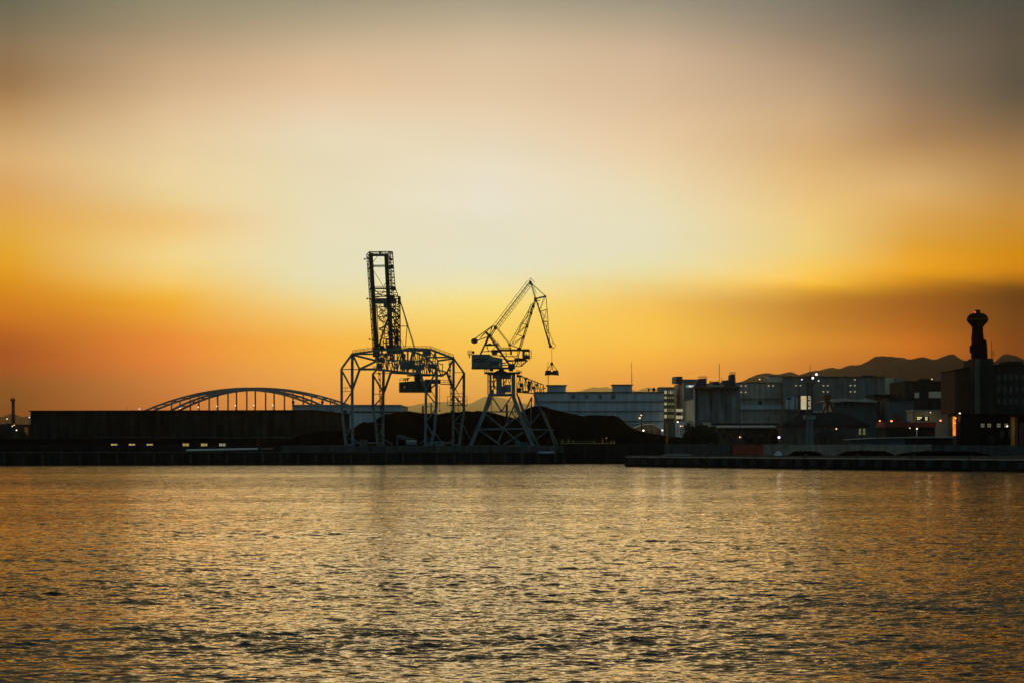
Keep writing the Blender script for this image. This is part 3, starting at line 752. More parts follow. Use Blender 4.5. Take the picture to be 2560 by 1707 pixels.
m = MB(); seg(m, zA, [(520, 576), (680, 576)], 3, dpt(576), SA); [seg(m, zA, [(x, 576), (x, 604)], 3, dpt(590), SA) for x in range(525, 690, 30)]; m.build('handrail', SD, cr)
# top cap lattice
m = MB(); seg(m, zA, [(455, 105), (760, 104)], 7, dpt(105), SA); seg(m, zA, zigzag((455, 105), (760, 105), (440, 138), (720, 140), 14), 5, dpt(105), SA)
seg(m, zA, [(412, 140), (455, 106)], 6, dpt(105), SA); seg(m, zA, [(760, 104), (766, 200)], 4, dpt(105, 3), SA); m.build('boom_cap', SD, cr)
for x in (455, 600, 735):
    m = MB(); disc(m, zA, x, 118, 17, dpt(105), SA); m.build('head_sheave', SD, cr)
# left walkway lattice
n = 28
for k in range(n):
    t0, t1 = k / n, (k + 1) / n
    pa = (414 + 84 * t0, 140 + 1290 * t0); pb = (414 + 84 * t1, 140 + 1290 * t1)
    ia = (450 + 80 * t0, 150 + 1290 * t0); ib = (452 + 80 * t1, 150 + 1290 * t1)
    m = MB(); ds = dpt(pa[1], -0.5)
    seg(m, zA, [pa, pb], 7, ds, SA); seg(m, zA, [pa, ia], 6, ds, SA); seg(m, zA, [pa, ib] if k % 2 else [ia, pb], 5, ds, SA)
    seg(m, zA, [((pa[0] + ia[0]) / 2, pa[1]), ((pb[0] + ib[0]) / 2, pb[1])], 5, ds, SA)
    if k % 3 == 1: disc(m, zA, (pa[0] + ia[0]) / 2 + 2, pa[1] + 10, 15, ds, SA, 0.3)
    m.build('walkway_bay', SD, cr)
# right rear truss
n = 14
chord = [(766, 108), (776, 290), (800, 590), (838, 705)]
def chx(y):
    for (x0, y0), (x1, y1) in zip(chord, chord[1:]):
        if y0 <= y <= y1: return x0 + (x1 - x0) * (y - y0) / (y1 - y0)
    return 838
A('rear_chord', chord, 8, 3.5)
A('rear_chord', [(712, 140), (748, 700)], 6, 1.5); A('rear_chord', [(738, 140), (752, 600)], 6, 2.5)
for k in range(n):
    y0 = 130 + 570 * k / n; y1 = 130 + 570 * (k + 1) / n
    m = MB(); gx0, gx1 = 700 + 32 * k / n, 700 + 32 * (k + 1) / n
    seg(m, zA, [(gx0, y0), (chx(y0), y0)], 6, dpt(y0, 2), SA)
    seg(m, zA, [(gx0, y0), (chx(y1), y1)] if k % 2 else [(gx1, y1), (chx(y0), y0)], 6, dpt(y0, 2), SA)
    seg(m, zA, [(gx0 + 18, y0), ((gx1 + chx(y1)) / 2 + 8, y1)], 5, dpt(y0, 2), SA)
    m.build('truss_bay', SD, cr)
for x0, y0, x1, y1 in ((715, 285, 772, 322), (752, 578, 804, 626), (536, 735, 815, 806), (642, 800, 722, 858), (700, 690, 790, 740), (756, 880, 800, 925), (665, 955, 745, 985), (755, 1150, 812, 1195), (720, 190, 752, 214)):
    m = MB(); plate(m, zA, x0, y0, x1, y1, dpt(y0, 0.8), dpt(y0, 3.0)); m.build('machinery_panel', M['steel_panel'] if y0 > 680 else SD, cr)
# mid and lower tower
for pts, w in (([(500, 350), (650, 592)], 4), ([(562, 168), (500, 250)], 4), ([(525, 625), (622, 702)], 9), ([(560, 650), (610, 690)], 6), ([(652, 620), (612, 696)], 5), ([(668, 530), (650, 570)], 5),
               ([(692, 868), (560, 985)], 9), ([(578, 815), (672, 1100)], 6), ([(598, 810), (690, 1090)], 6), ([(702, 1005), (582, 1372)], 16), ([(575, 985), (700, 1160)], 7), ([(556, 820), (576, 1420)], 7),
               ([(545, 820), (560, 1000)], 5), ([(636, 1100), (600, 1372)], 6), ([(668, 1090), (632, 1430)], 7), ([(585, 1200), (620, 1260)], 4), ([(560, 985), (740, 985)], 7), ([(575, 1135), (690, 1133)], 4),
               ([(575, 1160), (690, 1160)], 4), ([(690, 1170), (735, 1290)], 8), ([(565, 850), (705, 850)], 8), ([(590, 900), (690, 905)], 4)):
    A('tower_brace', pts, w, 1.6)
for x in (770, 800, 822):
    A('tower_post', [(x - 25, 740), (x, 1390)], 9, 2.4)
A('tower_post', [(840, 712), (838, 1400)], 10, 3.2); A('tower_post', [(862, 712), (868, 1405)], 14, 4.0)
A('tower_post', [(858, 712), (862, 800)], 24, 4.0); A('tower_post', [(832, 1150), (838, 1400)], 22, 3.0)
for y in (740, 848, 985, 1113, 1260):
    A('tower_beam', [(735, y), (870, y)], 10, 3.0)
for k, (p0, p1) in enumerate(zip([(750, 860), (868, 985), (750, 985), (868, 1113), (760, 1113), (840, 1260), (770, 1260)], [(868, 985), (750, 1113), (868, 1113), (760, 1250), (840, 1200), (770, 1390), (840, 1390)])):
    A('tower_brace', [p0, p1], 10, 2.6)
    A('tower_brace', [((p0[0] + 780) / 2, p0[1]), ((p1[0] + 830) / 2, p1[1])], 6, 2.8)
A('tower_brace', [(780, 1200), (838, 1340)], 14, 2.2); A('tower_brace', [(765, 1350), (840, 1240)], 8, 2.2)
m = MB()
for (x0, y0, x1, y1) in ((668, 1275, 726, 1290), (668, 1375, 726, 1392), (668, 1290, 684, 1375), (714, 1290, 726, 1375), (684, 1330, 714, 1338)):
    plate(m, zA, x0, y0, x1, y1, dpt(1300, 0.5), dpt(1300, 2.5))
m.build('lookout_cab', SD, cr)
for x0, y0, x1, y1 in ((680, 1365, 872, 1425), (580, 1368, 640, 1392), (700, 1425, 850, 1470), (560, 1400, 680, 1412)):
    m = MB(); plate(m, zA, x0, y0, x1, y1, 642, 648); m.build('boom_hinge_deck', M['steel_panel'] if x0 > 650 else SD, cr)
m = MB(); plate(m, zA, 498, 1400, 590, 1520, 640, 641.5); m.build('boom_foot', SD, cr)
for pts, w, off in ((zigzag((568, 860), (590, 1370), (700, 880), (730, 1380), 7), 7, 2.6), (zigzag((700, 850), (735, 1370), (575, 870), (590, 1360), 9), 5, 3.4), (zigzag((765, 750), (790, 1380), (862, 760), (866, 1390), 13), 7, 3.4), (zigzag((800, 870), (815, 1360), (850, 880), (858, 1380), 15), 5, 4.2), (zigzag((520, 640), (525, 730), (690, 625), (700, 720), 4), 6, 2.0)):
    for p0, p1 in zip(pts, pts[1:]): A('tower_lacing', [p0, p1], w, off)
# backstays
for o in (0, 14):
    A('backstay', [(870 + o * 0.5, 790), (1058 + o, 1412)], 6, 5)
m = MB(); rungs(m, zA, (870, 800), (1056, 1408), (880, 800), (1072, 1408), 16, 4, dpt(1100, 5), SA); m.build('backstay_lacing', SD, cr)
A('backstay', [(962, 1110), (938, 1392)], 7, 5); A('backstay', [(868, 1112), (966, 1112)], 7, 5); A('backstay', [(868, 1278), (922, 1392)], 4, 5); A('backstay', [(900, 860), (962, 1110)], 8, 5)
for x, y in ((388, 205), (423, 741), (456, 1290)):
    m = MB(); disc(m, zA, x, y, 12, dpt(y, -0.6), SA, 0.5); seg(m, zA, [(x, y), (x + 38, y - 8)], 3.5, dpt(y, -0.6), SA); m.build('floodlight', SD, cr)

# ---- level-luffing jib crane with grab
DC = 640.0
SC, SDz = 6.03, 5.807
lc = thing('jib_crane', 'level luffing dockside crane with bent jib and grab beside the tall unloader', 'crane', P(1262, 1112, DC))
lc.location.z = LAND + 0.3
def c2(name, pts, w, off=0.0, mat=SD, par=lc): return seg(MB(), zC, pts, w, DC + off, SC).build(name, mat, par)
def d2(name, pts, w, off=0.0, mat=ST, par=lc): return seg(MB(), zD, pts, w, DC + off, SDz).build(name, mat, par)
def pc(name, x0, y0, x1, y1, o0, o1, mat=SD, par=lc):
    m = MB(); plate(m, zC, x0, y0, x1, y1, DC + o0, DC + o1); return m.build(name, mat, par)
def pd(name, x0, y0, x1, y1, o0, o1, mat=SD, par=lc):
    m = MB(); plate(m, zD, x0, y0, x1, y1, DC + o0, DC + o1); return m.build(name, mat, par)
# counterweight and balance beam
m = MB(); m.ball(P(*zC(218, 1040), DC), 50 / SC * DC / F, 14, 1.05, 1.6, 0.84); m.build('counterweight', SD, lc, smooth=True)
for o in (-1.6, 1.6):
    c2('balance_beam', [(220, 1008), (508, 802)], 10, o); c2('balance_beam', [(245, 1040), (440, 968)], 10, o)
for pts, w in (([(300, 1002), (482, 822)], 6), ([(384, 902), (425, 965)], 14), ([(384, 905), (300, 1000)], 5), ([(482, 820), (440, 960)], 7), ([(400, 905), (300, 1000)], 5), ([(500, 802), (470, 880)], 6)):
    c2('balance_brace', pts, w)
# A-frame
for o in (-2.0, 2.0):
    c2('a_frame_leg', [(400, 910), (455, 985), (600, 1190), (742, 1392)], 24, o)
    c2('a_frame_leg', [(425, 975), (380, 1085), (308, 1238)], 20, o)
c2('a_frame_beam', [(385, 1100), (575, 1096)], 22); c2('a_frame_beam', [(425, 1080), (470, 1080)], 8)
for pts, w in (([(440, 980), (396, 1090)], 7), ([(410, 1110), (425, 1190)], 6), ([(395, 1130), (440, 1190)], 5), ([(540, 1110), (490, 1180)], 5), ([(575, 1110), (610, 1170)], 5), ([(445, 965), (520, 850)], 10), ([(470, 970), (545, 850)], 10), ([(455, 985), (540, 860)], 5)):
    c2('a_frame_brace', pts, w)
pc('a_frame_head', 415, 935, 468, 985, -2.2, 2.2)
pc('tie_pivot', 510, 808, 555, 856, -1.8, 1.8)
m = MB(); rail(m, zC, [(480, 1000), (560, 1110)], 35, 40, DC - 2.4, SC, 2.4); rail(m, zC, [(560, 1080), (610, 1150)], 30, 20, DC - 2.4, SC, 2.4); m.build('handrail', SD, lc)
# long tie boom
for o in (-1.3, 1.3): c2('tie_boom', [(530, 830), (1052, 150)], 10, o)
c2('tie_boom', [(552, 850), (1064, 172)], 5, 0)
m = MB()
for off, w in ((-38, 2.2), (58, 2.2)):
    dx, dy = off * 0.79, off * 0.61
    seg(m, zC, [(530 + dx, 830 + dy), (1052 + dx, 150 + dy)], w, DC, SC)
for k in range(15):
    t = k / 14; x, y = 535 + 517 * t, 824 - 674 * t
    seg(m, zC, [(x - 30 * (1 if k % 2 else 0.6), y - 24 * (1 if k % 2 else 0.6)), (x, y)], 2.2, DC, SC)
    seg(m, zC, [(x, y), (x + 46, y + 35)], 5 if k % 2 else 2.5, DC, SC)
m.build('boom_walkway', SD, lc)
pc('boom_head', 1045, 138, 1082, 186, -1.4, 1.4)
m = MB(); m.slab([zC(1042, 120), zC(1095, 178), zC(1090, 196), zC(1050, 160)], DC - 1.2, DC + 1.2); m.build('head_bracket', SD, lc)
m = MB(); seg(m, zC, [(1045, 100), (1075, 95), (1118, 160), (1118, 172)], 2.2, DC, SC); seg(m, zC, [(1060, 98), (1060, 135)], 2.2, DC, SC); m.build('head_rail', SD, lc)
# fly jib and ties
for o in (-1, 1):
    c2('fly_tie', [(1072, 190), (1126, 392)], 7, o); c2('fly_tie', [(1090, 190), (1142, 390)], 6, o)
    c2('fly_tie', [(1092, 188), (1286, 362)], 7, o)
m = MB(); rungs(m, zC, (1072, 190), (1126, 392), (1090, 190), (1142, 390), 8, 4, DC, SC); seg(m, zC, [(1112, 200), (1150, 330)], 2.2, DC, SC); m.build('fly_tie_lacing', SD, lc)
pc('jib_knee', 1118, 388, 1160, 440, -1.5, 1.5); c2('fly_arm', [(1136, 408), (1215, 386), (1290, 372)], 17); pc('fly_arm_end', 1268, 352, 1298, 384, -0.8, 0.8)
c2('knee_step', [(1160, 436), (1208, 430)], 8)
for o in (-0.9, 0.9):
    c2('fly_jib', [(1150, 430), (1210, 612), (1345, 1092)], 15, o)
    c2('fly_jib', [(1296, 375), (1316, 600), (1352, 1082)], 7, o); 
for pts, w in (([(1200, 600), (1306, 568)], 9), ([(1252, 752), (1328, 744)], 11), ([(1302, 918), (1340, 914)], 9), ([(1280, 385), (1215, 570)], 4), ([(1262, 385), (1205, 560)], 4), ([(1215, 600), (1308, 700)], 3.5),
               ([(1302, 580), (1260, 740)], 5), ([(1262, 760), (1335, 900)], 4), ([(1320, 760), (1300, 905)], 4), ([(1240, 610), (1268, 745)], 4), ([(1290, 770), (1325, 905)], 4), ([(1310, 930), (1350, 1060)], 5), ([(1180, 470), (1190, 600)], 4)):
    c2('fly_jib_brace', pts, w)
m = MB(); disc(m, zC, 1362, 1118, 25, DC, SC, 1.6); seg(m, zC, [(1352, 1070), (1362, 1118)], 22, DC, SC); m.build('tip_sheave', SD, lc)
m = MB(); seg(m, zC, [(1380, 1062), (1410, 1066), (1445, 1110), (1412, 1155), (1385, 1130)], 3.2, DC, SC); seg(m, zC, [(1385, 1128), (1414, 1156)], 8, DC, SC); seg(m, zC, [(1350, 910), (1412, 1085)], 2.4, DC, SC); m.build('tip_platform', SD, lc)
# main jib
for o in (-1.6, 1.6):
    c2('main_jib', [(1122, 440), (892, 1150)], 11, o); c2('main_jib', [(1140, 445), (918, 1150)], 8, o)
    c2('main_jib', [(1098, 468), (740, 1092)], 6, o); c2('main_jib', [(1112, 480), (768, 1108)], 6, o)
for pts, w in (([(1020, 600), (1068, 622)], 6), ([(918, 765), (1010, 802)], 7), ([(832, 930), (952, 978)], 7), ([(1090, 500), (1062, 610)], 4), ([(1030, 615), (990, 790)], 4), ([(1055, 640), (900, 800)], 4), ([(985, 815), (860, 930)], 5),
               ([(1000, 820), (880, 930)], 5), ([(935, 985), (780, 1085)], 5), ([(945, 990), (800, 1100)], 5), ([(930, 780), (1000, 790)], 3), ([(870, 925), (925, 780)], 4)):
    c2('main_jib_brace', pts, w)
m = MB(); rungs(m, zC, (1115, 480), (900, 1140), (1135, 480), (920, 1140), 22, 5, DC - 1.6, SC); seg(m, zC, [(1075, 480), (1060, 500), (1020, 640)], 2.2, DC, SC); m.build('jib_ladder', SD, lc)
for t in (0.1, 0.25, 0.52, 0.76):
    x, y = 1131 - 226 * t, 442 + 708 * t; pc('jib_node', x - 17, y - 18, x + 17, y + 18, -1.9, 1.9)
for o in (-1.2, 1.2):
    c2('luffing_link', [(548, 850), (738, 1088)], 6, o); c2('luffing_link', [(566, 846), (756, 1084)], 6, o)
pc('link_pivot', 728, 1080, 764, 1108, -1.5, 1.5); c2('luffing_link', [(748, 1096), (892, 1148)], 9); c2('luffing_link', [(740, 1100), (745, 1180)], 7); c2('luffing_link', [(762, 1105), (770, 1180)], 7)
pc('jib_foot', 862, 1135, 922, 1180, -2.2, 2.2)
# revolving superstructure
c2('deck_beam', [(470, 1192), (625, 1190)], 34); c2('deck_beam', [(600, 1178), (1048, 1172)], 22, -2.5); c2('deck_beam', [(600, 1182), (1048, 1178)], 18, 2.5)
body = MB().slab([zC(176, 1238), zC(445, 1236), zC(470, 1266), zC(640, 1298), zC(640, 1440), zC(176, 1440)], DC - 2.6, DC + 3.2).build('machinery_house', M['steel_panel'], lc)
for x0, y0, x1, y1, mt in ((205, 1298, 330, 1352, M['band']), (345, 1298, 420, 1352, M['band']), (445, 1340, 590, 1400, M['band']), (450, 1250, 625, 1262, SD)):
    m = MB(); plate(m, zC, x0, y0, x1, y1, DC - 2.72, DC - 2.55); m.build('louvre_panel', mt, body)
for x in (275, 405): 
    m = MB(); plate(m, zC, x - 4, 1322, x + 4, 1334, DC - 2.8, DC - 2.73); m.build('lit_pane', E['win_dim'], body)
m = MB(); plate(m, zC, 592, 1365, 602, 1412, DC - 2.72, DC - 2.55); m.build('lit_pane', E['win_dim'], body)
pc('base_beam', 172, 1432, 830, 1452, -2.9, 3.4)
for pts, w in (([(600, 1268), (870, 1270)], 9), ([(690, 1332), (1020, 1332)], 17), ([(650, 1310), (720, 1310)], 8), ([(770, 1185), (770, 1245)], 22), ([(770, 1185), (745, 1185)], 14), ([(880, 1170), (860, 1270)], 8), ([(905, 1180), (870, 1300)], 10),
               ([(870, 1300), (800, 1420)], 16), ([(905, 1290), (840, 1420)], 9), ([(780, 1250), (860, 1330)], 5), ([(690, 1270), (700, 1240)], 5), ([(640, 1400), (720, 1400)], 12), ([(700, 1260), (690, 1190)], 5), ([(650, 1230), (760, 1230)], 4),
               ([(640, 1372), (700, 1366)], 12), ([(920, 1418), (1018, 1330)], 14), ([(830, 1424), (940, 1412)], 9), ([(925, 1340), (925, 1410)], 5), ([(850, 1345), (925, 1405)], 4), ([(860, 1410), (930, 1345)], 4), ([(720, 1345), (800, 1345)], 5), ([(960, 1340), (930, 1405)], 4),
               ([(795, 1350), (790, 1410)], 9), ([(735, 1440), (740, 1370)], 20), ([(820, 1310), (1000, 1310)], 22)):
    c2('platform_frame', pts, w)
pc('winch', 820, 1290, 905, 1342, -1.5, 1.5); pc('winch', 740, 1378, 830, 1440, -1.5, 1.5); pc('winch', 480, 1196, 560, 1240, -1.5, 1.5)
for x0, y0, x1, y1 in ((940, 1180, 978, 1300), (978, 1180, 1055, 1192), (978, 1250, 1055, 1302), (1035, 1190, 1048, 1250)):
    pc('cab_frame', x0, y0, x1, y1, -2.0, 2.0)
pc('cab_seat', 990, 1225, 1010, 1252, -0.4, 0.4)
m = MB(); seg(m, zC, [(1052, 1182), (1076, 1182), (1076, 1300), (1052, 1300)], 4, DC, SC); [seg(m, zC, [(1052, y), (1076, y)], 4, DC, SC) for y in (1210, 1240, 1270)]; seg(m, zC, [(1040, 1300), (1048, 1336)], 4, DC, SC); m.build('cab_ladder', SD, lc)
rail(MB(), zC, [(116, 1240), (178, 1240)], 56, 20, DC, SC).build('handrail', SD, lc)
rail(MB(), zC, [(620, 1165), (760, 1165)], 26, 34, DC, SC, 2.2).build('handrail', SD, lc)
rail(MB(), zC, [(340, 1205), (480, 1200)], 12, 50, DC, SC, 2.6).build('handrail', SD, lc)
c2('bracket', [(118, 1242), (180, 1242)], 9); c2('bracket', [(145, 1245), (140, 1292)], 12); m = MB(); m.ball(P(*zC(200, 1208), DC), 20 / SC * DC / F, 10, 1, 1, 1.2); m.build('roof_vent', SD, lc)
# portal
for x0, x1 in ((446, 500), (738, 802), (590, 660)):
    pc('slewing_post', x0, 1448, x1, 1486, -1.8, 1.8)
m = MB(); m.slab([zD(560, 168), zD(640, 128), zD(660, 128), zD(740, 168)], DC - 2, DC + 2); m.build('slewing_cone', SD, lc)
pd('top_platform', 410, 170, 935, 186, -4.5, 4.5)
m = MB(); rail(m, zD, [(412, 172), (470, 172)], 40, 20, DC - 4, SDz, 2.4); rail(m, zD, [(880, 172), (955, 190)], 30, 20, DC - 4, SDz, 2.4); m.build('handrail', SD, lc)
m = MB(); plate(m, zD, 455, 186, 862, 206, DC - 3.2, DC + 3.2); m.build('tower_ring', ST, lc)
pd('tower_ring', 470, 482, 862, 516, -3.2, 3.2, M['steel_panel'])
for x, w, o in ((500, 26, -3), (830, 40, -3), (845, 26, 3), (460, 6, -3), (545, 9, 3), (690, 12, 3.2)):
    d2('tower_post', [(x, 190), (x, 500)], w, o, ST)
for x0, y0, x1, y1 in ((585, 205, 665, 488), (665, 205, 800, 272), (700, 352, 800, 465), (665, 372, 715, 488), (510, 420, 548, 482), (530, 205, 590, 262)):
    pd('tower_panel', x0, y0, x1, y1, -3.0, -2.6, M['steel_panel'])
for pts, w in (([(500, 260), (585, 420)], 9), ([(585, 260), (505, 420)], 8), ([(470, 300), (600, 300)], 6), ([(470, 380), (600, 376)], 6), ([(680, 350), (740, 270)], 8), ([(720, 350), (735, 275)], 7), ([(760, 275), (775, 350)], 7), ([(800, 275), (770, 340)], 6), ([(700, 300), (700, 350)], 7), ([(470, 200), (470, 495)], 5), ([(550, 270), (560, 420)], 9), ([(665, 345), (700, 330)], 6)):
    d2('tower_brace', pts, w, -2.2, SD)
m = MB()
for x in (575, 590, 612, 660, 690, 740, 780): plate(m, zD, x, 472, x + 10, 484, DC - 3.3, DC - 3.2)
m.build('tower_trim', M['white_paint'], lc)
d2('portal_leg', [(492, 512), (410, 760), (212, 1245)], 44, -4); d2('portal_leg', [(828, 512), (948, 850), (1118, 1240)], 46, -4)
d2('portal_leg', [(880, 470), (1045, 972), (1195, 1235)], 17, 5); d2('portal_leg', [(530, 515), (470, 680), (430, 760)], 9, 2)
d2('portal_leg', [(905, 520), (1085, 980), (1190, 1235)], 15, 6)
d2('portal_leg', [(1130, 488), (1350, 985), (1432, 1225)], 17, 8); d2('portal_leg', [(1270, 735), (1372, 985), (1472, 1220)], 13, 10, M['yellow_paint'])
d2('portal_leg', [(1100, 530), (1092, 700), (1085, 940)], 13, 9)
for pts, w, o in (([(430, 745), (950, 745)], 13, -3.4), ([(535, 545), (660, 735)], 15, -3.4), ([(800, 535), (660, 735)], 15, -3.4), ([(310, 1000), (1080, 990)], 18, -3.2), ([(1080, 1005), (1420, 1005)], 14, 7), ([(440, 785), (690, 990)], 17, -3.4),
                  ([(690, 990), (960, 1220)], 13, -3), ([(865, 610), (600, 1210)], 16, -2.6), ([(860, 830), (680, 985)], 15, -3), ([(335, 1010), (640, 1222)], 15, -3.4), ([(985, 1035), (690, 1220)], 14, -3.4), ([(800, 745), (950, 930)], 15, -2.6),
                  ([(170, 1240), (1160, 1242)], 13, -4), ([(1215, 770), (1085, 920)], 12, 8.4), ([(1330, 1020), (1170, 1140)], 12, 8.4), ([(1100, 540), (1040, 680)], 8, 8), ([(1090, 540), (1010, 720)], 8, 6), ([(480, 640), (420, 745)], 10, 1), ([(840, 640), (880, 800)], 8, 3),
                  ([(820, 580), (870, 590)], 8, -2), ([(860, 620), (850, 720)], 8, -2), ([(1040, 985), (1200, 1225)], 15, 3)):
    d2('portal_brace', pts, w, o)
pd('gusset', 636, 718, 682, 748, -3.8, -3.2, M['steel_panel'])
for xa, xb, y in ((300, 1090, 1000), (1080, 1400, 1005)):
    pass
m = MB(); rungs(m, zD, (520, 530), (430, 745), (545, 530), (455, 745), 12, 3, DC, SDz); seg(m, zD, [(520, 530), (430, 745)], 3.4, DC, SDz); seg(m, zD, [(545, 530), (455, 745)], 3.4, DC, SDz); m.build('ladder', ST, lc)
for x in (215, 1118, 1190, 1435):
    pd('wheel_bogie', x - 45, 1236, x + 45, 1262, -4.6 if x in (215, 1118) else 5, -3 if x in (215, 1118) else 7, ST)
# hopper conveyor gallery
tp0, tp1, bt0, bt1 = (885, 205), (1270, 358), (880, 462), (1270, 488)
for o in (4.0, 8.0):
    d2('gallery_chord', [tp0, tp1], 10, o, SD); d2('gallery_chord', [bt0, bt1], 12, o, M['yellow_paint'] if o < 5 else ST); d2('gallery_chord', [tp1, bt1], 7, o, SD)
    for k in range(9):
        t0, t1 = k / 9, (k + 1) / 9
        ta = (885 + 385 * t0, 205 + 153 * t0); tb = (885 + 385 * t1, 205 + 153 * t1); ba = (880 + 390 * t0, 462 + 26 * t0); bb = (880 + 390 * t1, 462 + 26 * t1)
        d2('gallery_brace', [ta, ba], 6, o, SD); d2('gallery_brace', [ta, bb] if k % 2 else [ba, tb], 7, o, ST)
        d2('gallery_brace', [(ta[0], (ta[1] + ba[1]) / 2), (tb[0], (tb[1] + bb[1]) / 2)], 5, o, SD)
for x0, y0, x1, y1 in ((885, 215, 960, 245), (1040, 300, 1085, 440), (925, 330, 975, 390), (880, 400, 950, 468), (990, 250, 1040, 280), (1150, 340, 1190, 372), (1095, 380, 1150, 420), (960, 440, 1060, 468)):
    pd('gallery_panel', x0, y0, x1, y1, 5.5, 6.4, M['steel_panel'])
d2('gallery_bracket', [(1270, 405), (1302, 405)], 14, 6, M['rust'])

# grab hanging from the jib
g = thing('grab_bucket', 'black clamshell grab hanging on a thin rope from the bent jib', 'grab', P(*zG(278, 208), DC))
m = MB(); seg(m, zC, [(1384, 1150), (1384, 1370)], 3.2, DC, SC); m.build('hoist_rope', M['rope'], g)
m = MB(); m.ball(P(*zG(278, 50), DC), 22 / 5.6 * DC / F, 10, 1, 1, 0.85); seg(m, zG, [(278, 22), (278, 80)], 12, DC, 5.6); m.build('head_block', SD, g)
for pts in ([(262, 60), (208, 138)], [(294, 60), (350, 138)], [(274, 70), (262, 138)], [(282, 70), (292, 138)]):
    seg(MB(), zG, pts, 6, DC, 5.6).build('grab_arm', SD, g)
for pts in ([(186, 160), (192, 142), (262, 140), (268, 158), (279, 160), (279, 200), (262, 204), (180, 208)], [(279, 160), (290, 156), (296, 140), (362, 140), (370, 160), (377, 208), (300, 204), (279, 200)]):
    MB().slab([zG(*p) for p in pts], DC - 1.0, DC + 1.0).build('grab_shell', SD, g)

# ------------------------------------------------------------------ coal heaps
def heap(label, prof, d, seed, flat=0.6):
    rg = np.random.default_rng(seed)
    xs = np.array([p[0] for p in prof], float); ys = np.array([p[1] for p in prof], float)
    nx = 170; px = np.linspace(xs[0], xs[-1], nx)
    h = np.maximum(0.0, EYE + (HOR - np.interp(px, xs, ys)) / F * d - LAND)
    hw = h.max() / 0.66 + flat + 1; ny = 46
    dep = np.linspace(-hw, hw, ny)
    nzx = [(rg.uniform(0.15, 1.6), rg.uniform(0.15, 1.6), rg.uniform(0, 6.28)) for _ in range(26)]
    vs = []; fs = []
    for j in range(ny):
        for i in range(nx):
            x = (px[i] - 1280) / F * d
            nzv = sum(math.sin(a * x + b * dep[j] + c) / (0.6 + a + b) for a, b, c in nzx) * 0.085
            nzv += rg.uniform(-0.06, 0.06)
            z = h[i] - 0.66 * max(0.0, abs(dep[j]) - flat) + (nzv if abs(dep[j]) > 0.1 else nzv * 0.6) * min(1, h[i] / 2)
            vs.append((x, d + dep[j], LAND + max(-0.2, z)))
    for j in range(ny - 1):
        for i in range(nx - 1):
            a = j * nx + i; fs.append((a, a + 1, a + nx + 1, a + nx))
    return tag(MB().add(vs, fs).build('coal_heap', M['coal'], smooth=False), label, 'coal heap', 'heaps of coal on the yard')
heap('low black coal heap at the left foot of the tall unloader', [(650, 1110), (690, 1104)] + cv(zF, [(1420, 890), (1520, 880), (1600, 830), (1700, 797), (1800, 780), (1920, 760), (2100, 766), (2200, 790)]) + [(900, 1092), (930, 1109)], 690, 21)
heap('long black coal heap standing behind both cranes', [(850, 1110)] + cv(zB, [(150, 1110), (220, 1075), (350, 1005), (470, 975), (600, 915), (700, 890), (870, 868), (1000, 873), (1090, 895), (1250, 902), (1340, 887), (1430, 878), (1500, 885)]) +
     cv(zD, [(130, 740), (290, 722), (420, 750), (550, 775), (660, 790), (800, 825), (900, 870), (1000, 930)]) + [(1335, 1090), (1360, 1109)], 700, 22)
heap('black coal heap right of the jib crane, in front of grey warehouse', [(1255, 1110)] + cv(zD, [(760, 1000), (850, 880), (930, 770), (1000, 702), (1110, 676), (1220, 665), (1330, 682), (1450, 715)]) +
     cv(zG, [(420, 712), (570, 755), (700, 772), (870, 770), (1010, 774), (1130, 765), (1230, 812), (1340, 902), (1430, 952), (1540, 1010), (1680, 1022), (1900, 1062), (2060, 1078)]) + [(1740, 1100), (1760, 1109)], 705, 23)

# ------------------------------------------------------------------ buildings
def bx(name, x0, y0, x1, y1, d, depth, mat, par=None, z0=None):
    """a real box whose near face has the given picture rectangle at depth d"""
    a = P(x0, y1, d); b = P(x1, y0, d)
    return MB().box(a.x, b.x, d, d + depth, a.z if z0 is None else z0, b.z).build(name, mat, par)
def zr(z, x0, y0, x1, y1): return (*z(x0, y0), *z(x1, y1))
def bld(label, px, d, cat='building', name='building', group=None):
    return thing(name, label, cat, (X(px, d), d, LAND), group)
def window(par, x0, y0, x1, y1, d, mat, mull=1, trans=0):
    w = bx('window', x0, y0, x1, y1, d - 0.10, 0.06, mat, par)
    fw = 0.055
    for k in range(1, mull + 1):
        xm = x0 + (x1 - x0) * k / (mull + 1); a = P(xm, y1, d); b = P(xm, y0, d)
        MB().box(a.x - fw, a.x + fw, d - 0.16, d - 0.11, a.z, b.z).build('mullion', M['pole'], w)
    for k in range(1, trans + 1):
        ym = y0 + (y1 - y0) * k / (trans + 1); a = P(x0, ym, d); b = P(x1, ym, d)
        MB().box(a.x, b.x, d - 0.18, d - 0.165, a.z - fw, a.z + fw).build('mullion', M['pole'], w)
    return w
